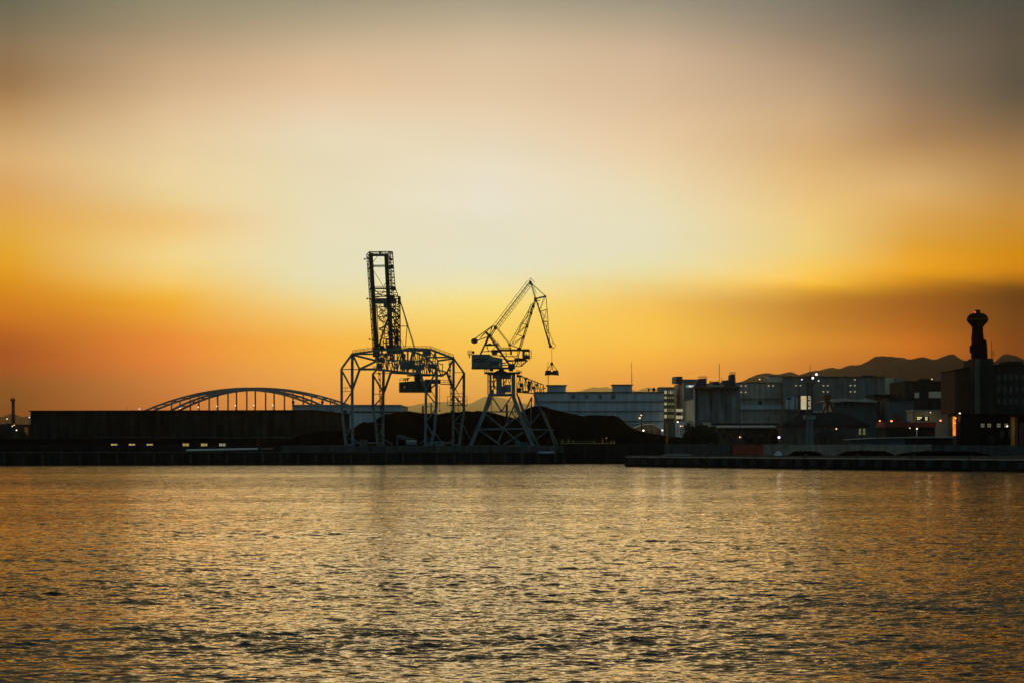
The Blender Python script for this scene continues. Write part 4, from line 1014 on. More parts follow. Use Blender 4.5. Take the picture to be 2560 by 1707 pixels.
def text_part(s, x0, y0, h_px, d, mat, par, w_px=None, name='lettering'):
    cu = bpy.data.curves.new(name, 'FONT'); cu.body = s; cu.size = 1.0; cu.extrude = 0.03
    ob = bpy.data.objects.new(name, cu); COL.objects.link(ob)
    dg = bpy.context.evaluated_depsgraph_get()
    me = bpy.data.meshes.new_from_object(ob.evaluated_get(dg))
    COL.objects.unlink(ob); bpy.data.objects.remove(ob)
    co = np.array([v.co[:] for v in me.vertices]) if len(me.vertices) else np.zeros((0, 3))
    if not len(co): return None
    mn, mx = co.min(0), co.max(0)
    h = h_px * d / F; sy = h / (mx[1] - mn[1]); sx = sy if w_px is None else (w_px * d / F) / (mx[0] - mn[0])
    root = par
    while root.parent is not None: root = root.parent
    o0 = P(x0, y0 + h_px, d)
    me.vertices.foreach_set('co', np.stack([(co[:, 0] - mn[0]) * sx + o0.x - root.location.x, -(co[:, 2]) + d - 0.12 - root.location.y, (co[:, 1] - mn[1]) * sy + o0.z - root.location.z], -1).astype(np.float32).ravel())
    me.update(); me.materials.append(mat)
    o = bpy.data.objects.new(name, me); COL.objects.link(o); o.parent = par
    return o

# -- left: dark warehouse
wh = bld('huge dark stained warehouse filling the left shore', 430, 745, 'warehouse', 'warehouse')
pl_ = [(X(77, 735), 735), (X(787, 748), 748), (X(874, 825), 825), (X(100, 812), 812)]
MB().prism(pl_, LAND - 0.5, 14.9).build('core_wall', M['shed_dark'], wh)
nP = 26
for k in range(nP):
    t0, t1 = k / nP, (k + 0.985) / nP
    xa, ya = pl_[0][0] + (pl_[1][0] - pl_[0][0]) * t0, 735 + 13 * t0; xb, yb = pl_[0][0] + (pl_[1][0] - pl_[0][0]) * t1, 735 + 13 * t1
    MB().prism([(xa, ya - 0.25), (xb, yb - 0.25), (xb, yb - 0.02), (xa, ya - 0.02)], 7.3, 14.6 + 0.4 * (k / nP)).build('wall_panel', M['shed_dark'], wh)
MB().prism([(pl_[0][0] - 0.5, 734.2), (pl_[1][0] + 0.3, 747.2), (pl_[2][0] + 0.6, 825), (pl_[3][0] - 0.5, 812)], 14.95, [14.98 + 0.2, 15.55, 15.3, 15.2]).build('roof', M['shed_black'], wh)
MB().prism([(pl_[0][0] + 20, 733.0), (pl_[1][0] + 0.3, 746.2), (pl_[1][0] + 0.3, 747.6), (pl_[0][0] + 20, 734.6)], 6.9, 7.25).build('canopy', M['concrete'], wh)
# -- low black shed with lit windows
sh = bld('long low black quayside shed with six lit windows', 300, 645, 'shed', 'shed')
bx('wall', -260, 1098, 640, 1112, 645, 9, M['shed_black'], sh, z0=2.9)
bx('roof', -262, 1096.4, 642, 1098, 644.4, 10.2, M['shed_black'], sh)
for cx in (285.5, 330, 374.5):
    window(sh, cx - 7.6, 1108.6, cx + 7.6, 1114.6, 645, E['win'], 1, 0)
for cx, mt in ((464.5, E['win']), (510.5, E['win']), (556, E['win_pale'])):
    window(sh, cx - 7.8, 1107.8, cx + 7.6, 1114, 645, mt, 1, 1)
# -- mooring pontoon edge and pipes on the quay
pp = MB().tube(P(466, 1124.6, 566), P(645, 1121.4, 572), 0.22, n=10)
tag(pp.build('pipe', M['white_paint']), 'long pale pipe lying on the quay edge below the lit windows', 'pipe')
tag(MB().tube(P(652, 1121.4, 573), P(683, 1120.6, 574), 0.16, n=8).build('pipe', M['concrete_pale']), 'short pale pipe at the right end of the long one', 'pipe')

# -- pale warehouse between bridge and coal
pw = bld('pale corrugated warehouse with a dark blue band behind the left crane', 866, 860, 'warehouse', 'warehouse')
bx('wall', 731, 1014, 1001, 1110, 860, 60, M['clad_pale'], pw, z0=LAND - 0.3)
bx('roof', 729.5, 1010.5, 1002, 1014, 859.3, 62, M['roof_pale'], pw)
bx('dark_band', 873, 1027, 1000.4, 1031.5, 859.9, 0.08, M['band'], pw)
for k in range(9): bx('window', 876 + k * 13.8, 1027.6, 886 + k * 13.8, 1031, 859.86, 0.05, M['glass_dark'], pw)
text_part('AKS', 824, 1022.8, 5.6, 860, M['sign_ink'], pw, 13)
bx('door', 859, 1024, 868, 1033, 859.92, 0.07, M['band'], pw)
for x in (733, 806):
    c = P(x, 1011, 870); m = MB(); m.tube(c, c + Vector((0, 0, 0.7)), 0.35); m.ball(c + Vector((0, 0, 0.95)), 0.55, 10); m.build('roof_vent', M['pole'], pw)

# -- arch bridge far behind the dark warehouse
DBR = 1500.0
br = bld('grey steel arch bridge with paired ribs and hangers behind the dark warehouse', 620, DBR, 'bridge', 'arch_bridge')
def up(x): return 244 + 196 * ((x - 1000) / 1080) ** 2
def lo(x): return 266 + 174 * ((x - 972) / 780) ** 2
for rib, (off, dep) in enumerate(((0, 0), (104, 14))):
    d = DBR + dep; s = 4.9
    xs_ = np.linspace(-320, 2330, 54)
    MB().path([P(*zF(x + off, up(x)), d) for x in xs_ if up(x) < 560], 22 / s * d / F, 1.6).build('upper_chord', M['bridge'], br)
    xs_ = np.linspace(20, 1930, 46)
    MB().path([P(*zF(x + off, lo(x)), d) for x in xs_], 24 / s * d / F, 1.6).build('lower_chord', M['bridge'], br)
    for k in range(-4, 8):
        x = 505 + 230.5 * k + (0 if rib == 0 else 0)
        if -80 < x < 2000:
            yl = lo(x)
            if abs(up(x) - yl) > 14 and up(x) < 520:
                MB().beam(P(*zF(x + off, up(x)), d), P(*zF(x + off, min(yl, 545)), d), 15 / s * d / F).build('spandrel_post', M['bridge'], br)
            if yl < 520:
                MB().beam(P(*zF(x + off, yl), d), P(*zF(x + off, 548), d), 17 / s * d / F).build('hanger', M['bridge'], br)
for x in range(-200, 2250, 115):
    MB().beam(P(*zF(x, up(x)), DBR), P(*zF(x + 104, up(x)), DBR + 14), 0.7).build('cross_brace', M['bridge'], br)
    if 100 < x < 1850: MB().beam(P(*zF(x, lo(x)), DBR), P(*zF(x + 104, lo(x)), DBR + 14), 0.7).build('cross_brace', M['bridge'], br)
MB().box(X(200, DBR), X(1020, DBR), DBR + 1, DBR + 14, Z(1038, DBR), Z(1031, DBR)).build('deck', M['bridge'], br)
for px in (360, 890): MB().box(X(px, DBR) - 3, X(px, DBR) + 3, DBR + 1, DBR + 14, LAND - 1, Z(1038, DBR)).build('pier_column', M['concrete'], br)

# -- far left
rd = bld('dark elevated road deck on columns at the left edge', 40, 1400, 'viaduct', 'elevated_road')
MB().box(X(36, 1400), X(140, 1400), 1400, 1412, Z(1067, 1400), Z(1061, 1400)).build('deck', M['concrete_dark'], rd)
MB().box(X(36, 1400), X(140, 1400), 1399.4, 1400, Z(1063, 1400), Z(1060, 1400)).build('parapet', M['concrete_dark'], rd)
for px in (46, 72, 100): MB().box(X(px, 1400) - 0.7, X(px, 1400) + 0.7, 1402, 1409, LAND - 1, Z(1067, 1400)).build('column', M['concrete_dark'], rd)
ob = bld('low dark flat-roofed block at the far left edge', 0, 1150, 'building', 'building')
bx('wall', -120, 1060, 30, 1100, 1150, 30, M['factory'], ob, z0=LAND - 0.3); bx('roof_box', 14, 1057.6, 26, 1060, 1152, 8, M['factory'], ob); bx('roof', -121, 1059.2, 30.6, 1060.2, 1149.5, 31, M['shed_black'], ob)
tw = bld('lattice radio mast with ring platforms at the far left', 32, 1120, 'mast', 'radio_mast')
tb = lambda x, y: P(x, y, 1120)
for sx in (-1, 1):
    for dy in (0, 2.2):
        MB().beam(tb(32 + sx * 3.2, 1090) + Vector((0, dy, 0)), tb(32 + sx * 1.3, 1000) + Vector((0, dy, 0)), 0.34).build('mast_leg', M['pole'], tw)
for k in range(14):
    y0 = 1090 - 90 * k / 14; y1 = 1090 - 90 * (k + 1) / 14; w0 = 3.2 - 1.9 * k / 14; w1 = 3.2 - 1.9 * (k + 1) / 14
    MB().beam(tb(32 - w0, y0), tb(32 + w1, y1), 0.2).beam(tb(32 + w0, y0), tb(32 - w1, y1), 0.2).beam(tb(32 - w1, y1), tb(32 + w1, y1), 0.2).build('lattice_bay', M['pole'], tw)
for y, r in ((1001, 5.4), (1006.5, 4.2), (1028, 3.4), (1048, 3.2)):
    c = tb(32, y); MB().tube(c, c + Vector((0, 0, 0.35)), r * 1120 / F, n=12).build('ring_platform', M['pole'], tw)
for a in range(6):
    c = tb(32, 1000) + Vector((math.cos(a * 1.05) * 0.95, math.sin(a * 1.05) * 0.9, 0)); MB().beam(c - Vector((0, 0, .4)), c + Vector((0, 0, 0.9)), 0.26).build('antenna', M['pole'], tw)
MB().beam(tb(32, 1010), tb(32, 988), 0.14).build('whip_antenna', M['pole'], tw)
MB().box(tb(32, 0).x - 0.5, tb(32, 0).x + 0.5, 1120, 1121.6, tb(0, 1018).z, tb(0, 1006).z).build('equipment_box', M['pole'], tw)

# -- grey warehouse with roof sign letters
tf = bld('long grey blue dock warehouse with four dark characters on its wall', 1500, 800, 'warehouse', 'warehouse')
bx('wall', 1338, 981, 1659, 1110, 800, 46, M['clad_blue'], tf, z0=LAND - 0.3)
bx('parapet', 1336.5, 978.4, 1659.8, 981.2, 799.6, 47, M['band'], tf)
for y in (1002.2, 1026.4, 1051.4): bx('ledge', 1338.5, y, 1658.6, y + 1.5, 799.55, 0.4, M['band'], tf)
for i, (x0, x1, y) in enumerate(((1369, 1414.5, 961.4), (1533.6, 1580.4, 960.2))):
    bx('roof_house', x0, y + 1.5, x1, 978.4, 800.4, 12, M['clad_blue'], tf); bx('roof_house_cap', x0 - 3, y - 0.2, x1 + 3.2, y + 1.6, 799.8, 13.4, M['band'], tf)
for px, y0 in ((1370.3, 904), (1579.4, 904)):
    MB().beam(P(px, 961, 803), P(px - 0.6, y0, 803), 0.13).beam(P(px, 961, 803), P(px, 935, 803), 0.2).build('lightning_rod', M['pole'], tf)
for i, ch in enumerate('\u6771\u6d0b\u57e0\u982d'):
    text_part(ch, (1427.4, 1460.6, 1494, 1527.2)[i], 985.2, 11.8, 799.9, M['sign_ink'], tf, 11.6)
for px in (1386, 1538, 1622): 
    c = P(px, 978, 806); MB().tube(c, c + Vector((0, 0, 0.5)), 0.2).ball(c + Vector((0, 0, 0.7)), 0.35).build('roof_vent', M['pole'], tf)
c = P(1634.5, 979, 804); MB().tube(c, c + Vector((0, 0, 0.6)), 0.25).tube(c + Vector((0, -0.3, 0.75)), c + Vector((0, 0.2, 0.95)), 0.55).build('roof_dish', M['pole'], tf)

# -- stair block with lit landings, tower and sign
so = bld('tall office block with cream tower, lit stair landings and roof sign', 1690, 830, 'building', 'office_block')
x0, y0, x1, y1 = zr(zH, 45, 455, 242, 1000)
bx('wing_wall', x0, y0 + 2, x1, 1110, 836, 14, M['logi'], so, z0=LAND - 0.3); bx('wing_roof', x0 - 0.5, y0 - 0.4, x1 + 0.5, y0 + 2, 835.5, 15, M['logi_dark'], so)
for r, (ya, yb) in enumerate(((500, 542), (578, 606), (656, 690), (735, 775), (815, 860))):
    a = zr(zH, 104, ya - 6, 242, yb + 4)
    bx('landing_slab', a[0] - 1, a[3], a[2], a[3] + 2.2, 834.6, 1.6, M['logi_dark'], so)
    for k, (xa, xb, mt) in enumerate(((110, 140, 'win_pale'), (160, 174, 'win_dim'), (187, 200, 'win_pale' if r == 0 else 'win_dim'), (212, 234, 'win_dim'))):
        b = zr(zH, xa, ya, xb, yb); window(so, *b, 836, E[mt], 0, 0)
# tower: side to the sunset has warm light in its colour, dark front with the sign
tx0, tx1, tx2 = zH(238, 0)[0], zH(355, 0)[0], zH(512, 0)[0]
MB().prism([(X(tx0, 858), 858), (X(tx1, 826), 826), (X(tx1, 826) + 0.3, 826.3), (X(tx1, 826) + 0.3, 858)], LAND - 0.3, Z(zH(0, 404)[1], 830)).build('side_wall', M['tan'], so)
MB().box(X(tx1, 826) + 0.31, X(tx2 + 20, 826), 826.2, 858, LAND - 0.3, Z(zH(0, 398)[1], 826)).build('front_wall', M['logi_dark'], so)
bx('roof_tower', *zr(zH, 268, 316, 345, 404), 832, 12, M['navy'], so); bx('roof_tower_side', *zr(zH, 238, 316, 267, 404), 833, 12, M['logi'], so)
bx('roof_plant', *zr(zH, 346, 352, 548, 398), 840, 12, M['logi_dark'], so)
for y in (487, 572, 652, 732, 812): bx('sun_fin', *zr(zH, 258, y - 4, 302, y + 3), 829, 4, M['navy'], so)
for ya, yb in ((738, 776), (826, 868)): 
    b = zr(zH, 262, ya, 350, yb); window(so, *b, 828.6, E['win_pale'], 2, 0)
text_part('PROLOGIS', zH(428, 0)[0], zH(0, 430)[1], 5.4, 826.2, E['sign_white'], so, 30)
for q4 in ([(388, 445), (402, 428), (408, 432), (394, 450)], [(405, 424), (414, 428), (420, 442), (412, 440)], [(396, 456), (404, 448), (410, 454), (404, 460)], [(412, 446), (420, 444), (421, 456), (415, 458)]):
    MB().slab([zH(*p_) for p_ in q4], 826.0, 826.15).build('sign_mark', E['sign_green'], so)
ta = bld('cream windowless block with sloping top left of the silos', 1725, 812, 'building', 'building')
MB().slab([zH(395, 900), zH(503, 900), zH(503, 604), zH(395, 632)], 812, 822).build('wall', M['tan'], ta)
MB().slab([zH(393, 632), zH(505, 604), zH(505, 598), zH(393, 626)], 811.6, 822.4).build('roof', M['logi_dark'], ta)
bx('base', *zr(zH, 250, 900, 503, 1060), 812.5, 8, M['clad_blue'], ta, z0=LAND - 0.3)

# -- silos
si = bld('block of round grey concrete silos with dark roof plant', 1793, 780, 'silo', 'silo_block')
for cxz, rz in ((612, 107), (815, 100), (1008, 97)):
    c = P(*zH(cxz, 950), 786); r = rz / 5.228 * 786 / F
    MB().tube((c.x, 786, LAND - 0.3), (c.x, 786, Z(zH(0, 470)[1], 786)), r, n=28).build('silo', M['conc_silo'], si, smooth=False)
for k in range(3):
    bx('roof_slab', *zr(zH, 503 + k * 201, 444, 702 + k * 201, 470), 779.5, 14, M['plaster'], si)
bx('edge_rib', *zr(zH, 503, 470, 512, 950), 782.5, 4, M['clad_blue'], si, z0=LAND)
m = MB().slab([zH(508, 450), zH(536, 380), zH(560, 345), zH(662, 338), zH(662, 450)], 782, 790); m.build('roof_plant', M['navy'], si)
MB().slab([zH(884, 442), zH(884, 365), zH(972, 360), zH(972, 300), zH(985, 286), zH(1034, 284), zH(1044, 440)], 782, 790).build('roof_plant', M['navy'], si)
bx('roof_plant', *zr(zH, 760, 380, 820, 425), 783, 5, M['navy'], si)
m = MB(); seg(m, zH, [(700, 400), (720, 382), (760, 392)], 8, 784, 5.228); m.build('roof_duct', M['navy'], si)
m = MB(); rail(m, zH, [(965, 286), (1038, 286)], 24, 16, 784, 5.228); rail(m, zH, [(555, 340), (665, 336)], 22, 24, 784, 5.228); m.build('handrail', M['pole'], si)
bx('skylight', *zr(zH, 705, 428, 885, 444), 780.6, 2, M['roof_pale'], si)
MB().beam(P(*zH(828, 445), 785), P(*zH(828, 150), 785), 0.16).build('lightning_rod', M['pole'], si)
MB().beam(P(*zH(855, 445), 785), P(*zH(855, 330), 785), 0.12).build('lightning_rod', M['pole'], si)

# -- long logistics hall behind
lg = bld('vast grey logistics hall with paired small lit windows under the hills', 2030, 1080, 'warehouse', 'logistics_hall')
a = zH(1040, 396); b = zI(95, 386); c = zI(1296, 394)
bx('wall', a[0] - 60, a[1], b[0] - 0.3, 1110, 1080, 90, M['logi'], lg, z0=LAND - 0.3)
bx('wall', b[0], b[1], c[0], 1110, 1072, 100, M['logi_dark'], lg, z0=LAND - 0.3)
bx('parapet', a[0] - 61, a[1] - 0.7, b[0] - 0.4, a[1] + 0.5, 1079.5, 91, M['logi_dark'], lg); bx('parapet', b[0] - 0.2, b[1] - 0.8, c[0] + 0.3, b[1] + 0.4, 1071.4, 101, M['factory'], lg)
bx('end_face', *zr(zI, 1297, 402, 1410, 592), 1076, 40, M['tan'], lg); bx('end_wall', *zr(zI, 1411, 400, 1535, 640), 1074, 40, M['logi_dark'], lg, z0=LAND - 0.3)  # end face: warm sunset light is in its colour
bx('roof_box', *zr(zI, 1040, 369, 1160, 390), 1075, 8, M['factory'], lg); bx('roof_box', *zr(zH, 1465, 316, 1674, 392), 1079, 10, M['tan'], lg); bx('roof_box', *zr(zH, 1425, 345, 1462, 392), 1081, 8, M['logi'], lg)
bx('roof_box_cap', *zr(zH, 1490, 309, 1676, 318), 1078.6, 11, M['factory'], lg); bx('roof_box', *zr(zI, 335, 380, 440, 388), 1074, 6, M['factory'], lg)
bx('string_course', *zr(zH, 1000, 688, 1740, 745), 1078.6, 1.2, M['clad_blue'], lg); bx('string_course', *zr(zH, 1000, 602, 1700, 610), 1078.8, 1.0, M['logi_dark'], lg)
bx('loading_block', *zr(zH, 1700, 585, 1808, 742), 1066, 5, M['clad_blue'], lg); bx('loading_block', *zr(zH, 1828, 585, 1858, 742), 1066, 5, M['clad_blue'], lg)
for q4 in ((1340, 632, 1382, 680), (1646, 640, 1692, 682)): bx('window', *zr(zH, *q4), 1079.0, 0.5, M['glass_dark'], lg)
for x, y in ((1113, 438), (1172, 438), (1113, 520), (1172, 520), (1473, 437), (1530, 437)):
    b_ = zH(x, y); bx('lit_window', b_[0] - 1.7, b_[1] - 1.1, b_[0] + 1.7, b_[1] + 1.1, 1079.7, 0.2, E['dot'], lg)
for x, y in ((237, 490), (290, 490), (563, 490), (615, 490), (885, 488), (937, 488), (937, 420), (563, 562), (615, 562), (885, 562), (937, 562)):
    b_ = zI(x, y); bx('lit_window', b_[0] - 1.8, b_[1] - 1.1, b_[0] + 1.8, b_[1] + 1.1, 1071.7, 0.2, E['dot'], lg)
MB().beam(P(*zI(1270, 395), 1076), P(*zI(1270, 345), 1076), 0.2).build('antenna', M['pole'], lg)
for k, (x, w, h) in enumerate(((1215, 26, 9), (1265, 40, 12), (1322, 20, 14), (1395, 34, 10), (1440, 16, 8), (1560, 60, 12), (1625, 30, 9))):
    bx('roof_unit', *zr(zH, x, 396 - h, x + w, 397), 1082 + k % 3, 5, M['factory'], lg)
for k, (x, w, h) in enumerate(((150, 40, 10), (520, 26, 9), (700, 60, 7), (820, 22, 12), (1180, 20, 16), (1230, 14, 8))):
    bx('roof_unit', *zr(zI, x, 387 - h, x + w, 388), 1075 + k % 3, 5, M['factory'], lg)
for k in range(9):
    xx = 1845 + k * 13.5; bx('downpipe', xx, 958, xx + 0.7, 1050, 1079.6, 0.3, M['logi_dark'], lg)
for k in range(10):
    xx = 1975 + k * 24; bx('wall_joint', xx, 946, xx + 0.6, 1050, 1071.8, 0.12, M['factory'], lg)
rb = bld('dark flat building with small cream roof rooms left of the brick factory', 2330, 980, 'building', 'building')
bx('wall', *zr(zJ, 78, 742, 560, 1000), 980, 40, M['factory'], rb, z0=LAND - 0.3); bx('roof_box', *zr(zJ, 210, 718, 300, 742), 984, 8, M['factory'], rb); bx('parapet', *zr(zJ, 76, 738, 562, 743), 979.4, 41, M['shed_black'], rb)
bx('roof_room', *zr(zJ, 176, 838, 201, 884), 962, 4, M['tan'], rb); bx('roof_room', *zr(zJ, 300, 830, 413, 893), 962, 4, M['tan'], rb); bx('terrace', *zr(zJ, 80, 884, 515, 1000), 961, 16, M['factory'], rb, z0=LAND - 0.3); bx('pipe_run', *zr(zJ, 415, 824, 512, 832), 962, 1, M['roof_pale'], rb)

# -- middle ground right
mh = bld('dark teal warehouse with low curved pale roof behind the hip roofed house', 2125, 860, 'warehouse', 'warehouse')
bx('wall', *zr(zI, 700, 672, 1200, 960), 860, 30, M['teal_sheet'], mh, z0=LAND - 0.3)
MB().slab([zI(632, 672), zI(720, 648), (zI(830, 640)), zI(900, 650), zI(990, 660), zI(1080, 644), zI(1204, 676), zI(1204, 690), zI(830, 676), zI(700, 690)], 857, 892).build('roof', M['roof_pale'], mh)
bx('side_wall', *zr(zI, 645, 688, 698, 800), 863, 20, M['tan'], mh)
for x in (825, 905): bx('window', *zr(zI, x - 12, 708, x + 12, 732), 859.8, 0.15, M['glass_dark'], mh)
m2 = bld('very dark shed block with flat top right of the curved roof warehouse', 2210, 880, 'building', 'building')
bx('wall', *zr(zI, 1160, 602, 1460, 960), 884, 20, M['factory'], m2, z0=LAND - 0.3); bx('roof', *zr(zI, 1155, 594, 1465, 603), 883.4, 21, M['shed_black'], m2); m = MB(); seg(m, zI, [(1478, 640), (1460, 585)], 22, 884, 4.753); m.build('vent_pipe', M['factory'], m2)
m3 = bld('dark teal shed with a long flat roof left of the lit loading bay', 2270, 850, 'building', 'building')
bx('wall', *zr(zI, 1340, 656, 1640, 930), 850, 20, M['teal_sheet'], m3, z0=LAND - 0.3); bx('roof', *zr(zI, 1335, 640, 1740, 657), 849, 24, M['factory'], m3); bx('rust_door', *zr(zI, 1400, 826, 1500, 915), 849.7, 0.2, M['rust'], m3)
# lit loading bay
lb = bld('lit loading bay with pale eave and an illuminated board', 2330, 760, 'building', 'loading_bay')
bx('back_wall', *zr(zJ, 152, 1004, 520, 1100), 772, 6, M['roof_pale'], lb, z0=LAND - 0.3); bx('eave', *zr(zJ, 148, 988, 516, 1004), 758, 14, M['roof_pale'], lb); bx('side_wall', *zr(zJ, 148, 1004, 158, 1085), 760, 12, M['roof_pale'], lb)
bd = bx('led_board', *zr(zJ, 178, 1044, 288, 1086), 757.4, 0.3, M['shed_black'], lb)
for r in range(2):
    for k in range(9):
        if r and k in (4, 5): continue
        xx = 184 + k * 7 + (28 if k > 5 else 0); yy = 1050 + r * 16 
        bx('led_letter', *zr(zJ, xx, yy, xx + 5.6, yy + (11 if k > 5 or r == 0 else 7)), 757.3, 0.08, E['led'], bd)
# red-lit low roof
rr = bld('low building with dark red roof under the red lamps', 2270, 730, 'building', 'building')
MB().slab([zJ(-100, 1140), zJ(345, 1140), zJ(350, 1095), zJ(120, 1098), zJ(-90, 1092)], 730, 748).build('roof', material('dark_red_roof', (0.22, 0.05, 0.035), 0.8, 0.2), rr)
bx('wall', *zr(zJ, -90, 1140, 340, 1230), 731, 16, M['factory'], rr, z0=LAND - 0.3)

# -- gable shed near the coal
gs = bld('small grey gable shed lit by lamps at the right end of the coal', 1620, 730, 'shed', 'shed')
MB().slab([zG(1440, 1100), zG(1810, 1100), zG(1810, 962), zG(1690, 890), zG(1560, 893), zG(1440, 942)], 730, 750).build('wall', M['plaster'], gs)
MB().slab([zG(1560, 892), zG(1690, 888), zG(1822, 966), zG(1812, 970), zG(1688, 898), zG(1562, 902), zG(1436, 950), zG(1432, 944)], 729, 751).build('roof', M['roof_pale'], gs)
bx('door', *zr(zG, 1728, 985, 1765, 1050), 729.8, 0.15, M['rust'], gs)
for x in (1490, 1600, 1660): bx('window', *zr(zG, x, 985, x + 30, 1010), 729.85, 0.1, M['glass_dark'], gs)
gp = bld('white sheet roofed lean-to behind the small gable shed', 1590, 756, 'shed', 'shed')
MB().slab([zG(1330, 890), zG(1530, 886), zG(1530, 980), zG(1330, 980)], 760, 775).build('wall', M['white_paint'], gp)
MB().slab([zG(1326, 884), zG(1534, 880), zG(1534, 887), zG(1326, 891)], 758, 776).build('roof', M['white_paint'], gp)
# -- long shed with canopy
cs = bld('long brown shed with pale eave behind the dark tree', 1870, 700, 'shed', 'shed')
bx('wall', *zr(zH, 800, 992, 1625, 1200), 704, 16, M['plaster'], cs, z0=LAND - 0.3); bx('top_wall', *zr(zH, 752, 924, 1645, 950), 716, 12, M['factory'], cs)
MB().prism([(X(zH(720, 0)[0], 700), 716), (X(zH(830, 0)[0], 700), 701), (X(zH(1625, 0)[0], 700), 701), (X(zH(1625, 0)[0], 700), 717)], Z(zH(0, 988)[1], 701), [Z(zH(0, 955)[1], 716) , Z(zH(0, 985)[1], 701) + 0.25, Z(zH(0, 976)[1], 701) + 0.2, Z(zH(0, 955)[1], 716)]).build('canopy', M['roof_pale'], cs)
for k in range(10): bx('canopy_post', *zr(zH, 830 + k * 86, 990, 836 + k * 86, 1200), 702, 0.3, M['pole'], cs, z0=LAND - 0.2)
for k in range(7): bx('window', *zr(zH, 870 + k * 105, 1050, 930 + k * 105, 1120), 703.9, 0.12, M['glass_dark'], cs)
bx('pale_block', *zr(zH, 630, 920, 722, 962), 718, 6, M['tan'], cs)
# -- hip roofed house
hh = bld('wide hip roofed house with dark tiled roof behind the lattice light tower', 2063, 672, 'house', 'house')
e = [zI(40, 968), zI(1140, 968)]; rdg = [zI(350, 806), zI(825, 806)]
dh = 672
zE_, zR_ = Z(e[0][1], dh), Z(rdg[0][1], dh)
xl, xr, rl, rr_ = X(e[0][0], dh), X(e[1][0], dh), X(rdg[0][0], dh), X(rdg[1][0], dh)
MB().add([(xl, dh - 1, zE_), (xr, dh - 1, zE_), (xr, dh + 15, zE_), (xl, dh + 15, zE_), (rl, dh + 7, zR_), (rr_, dh + 7, zR_)], [(0, 1, 5, 4), (1, 2, 5), (2, 3, 4, 5), (3, 0, 4), (3, 2, 1, 0)]).build('roof', M['tile'], hh)
MB().box(xl + 0.6, xr - 0.6, dh, dh + 14, LAND - 0.3, zE_ - 0.02).build('wall', M['plaster'], hh)
for x in (105, 165, 300, 480): bx('window', *zr(zI, x, 1010, x + 36, 1080), dh - 0.1, 0.15, M['glass_dark'], hh)
for x in (985, 1034): window(hh, *zr(zI, x, 1000, x + 25, 1072), dh, E['win_dim'], 0, 1)
pe = [zI(440, 1090), zI(900, 1090)]; pr = [zI(600, 1030), zI(725, 1030)]
zE2, zR2 = Z(pe[0][1], dh - 5), Z(pr[0][1], dh - 5)
po = MB().add([(X(pe[0][0], dh - 5), dh - 6, zE2), (X(pe[1][0], dh - 5), dh - 6, zE2), (X(pe[1][0], dh - 5), dh - 1.2, zE2), (X(pe[0][0], dh - 5), dh - 1.2, zE2), (X(pr[0][0], dh - 5), dh - 2.5, zR2), (X(pr[1][0], dh - 5), dh - 2.5, zR2)], [(0, 1, 5, 4), (1, 2, 5), (2, 3, 4, 5), (3, 0, 4), (3, 2, 1, 0)]).build('porch_roof', M['tile'], hh)
for x in (490, 620, 740, 860): bx('porch_post', *zr(zI, x - 6, 1090, x + 6, 1190), dh - 5.6, 0.3, M['plaster'], hh, z0=LAND - 0.2)
# -- low shed with pale roof
ls = bld('low teal walled shed with pale flat roof right of the house porch', 2200, 642, 'shed', 'shed')
MB().slab([zI(862, 1128), zI(1200, 1108), zI(1711, 1096), zI(2110, 1096), zI(2110, 1108), zI(1711, 1110), zI(1200, 1116), zI(862, 1136)], 641, 652).build('roof', M['roof_pale'], ls)
for k in range(11): bx('wall_panel', *zr(zI, 872 + k * 60, 1126, 930 + k * 60, 1190), 642.5 + 0.05 * (k % 2), 0.3, M['teal_sheet'], ls, z0=LAND - 0.2)
bx('side_wall', *zr(zI, 1532, 1112, 2100, 1190), 643, 8, M['factory'], ls, z0=LAND - 0.2)

# -- factory on the right
fa = bld('large dark factory with red brown wing and pale vertical strip at the right edge', 2470, 720, 'factory', 'factory')
MB().slab([zJ(510, 1020), zJ(692, 1020), zJ(692, 612), zJ(510, 648)], 722, 745).build('brick_wing', M['brick'], fa)
MB().slab([zJ(507, 648), zJ(694, 611), zJ(694, 604), zJ(507, 641)], 721.5, 745.5).build('wing_roof', M['shed_black'], fa)
bx('pale_strip', *zr(zJ, 696, 542, 730, 1024), 714, 6, M['plaster'], fa, z0=LAND - 0.3); bx('corner_pillar', *zr(zJ, 672, 542, 695, 1024), 716, 8, M['factory'], fa, z0=LAND - 0.3)
bx('main_wall', *zr(zJ, 731, 541, 848, 1024), 715, 26, M['factory'], fa, z0=LAND - 0.3); bx('main_wall', *zr(zJ, 849, 600, 1300, 1024), 718, 26, M['factory'], fa, z0=LAND - 0.3)
bx('roof_house', *zr(zJ, 955, 566, 1106, 600), 722, 10, M['factory'], fa); bx('parapet', *zr(zJ, 848, 596, 1300, 601), 717.4, 27, M['shed_black'], fa)
for r in range(3):
    for k in range(5):
        bx('window', *zr(zJ, 880 + k * 52, 680 + r * 105, 912 + k * 52, 730 + r * 105), 717.85, 0.12, M['glass_dark'], fa)
m = MB().beam(P(*zJ(832, 540), 722), P(*zJ(832, 392), 722), 0.14); m.beam(P(*zJ(845, 540), 722), P(*zJ(845, 470), 722), 0.12); m.beam(P(*zJ(832, 508), 722), P(*zJ(875, 508), 722), 0.09); m.beam(P(*zJ(836, 490), 722), P(*zJ(858, 490), 722), 0.09); m.build('antenna', M['rust'], fa)
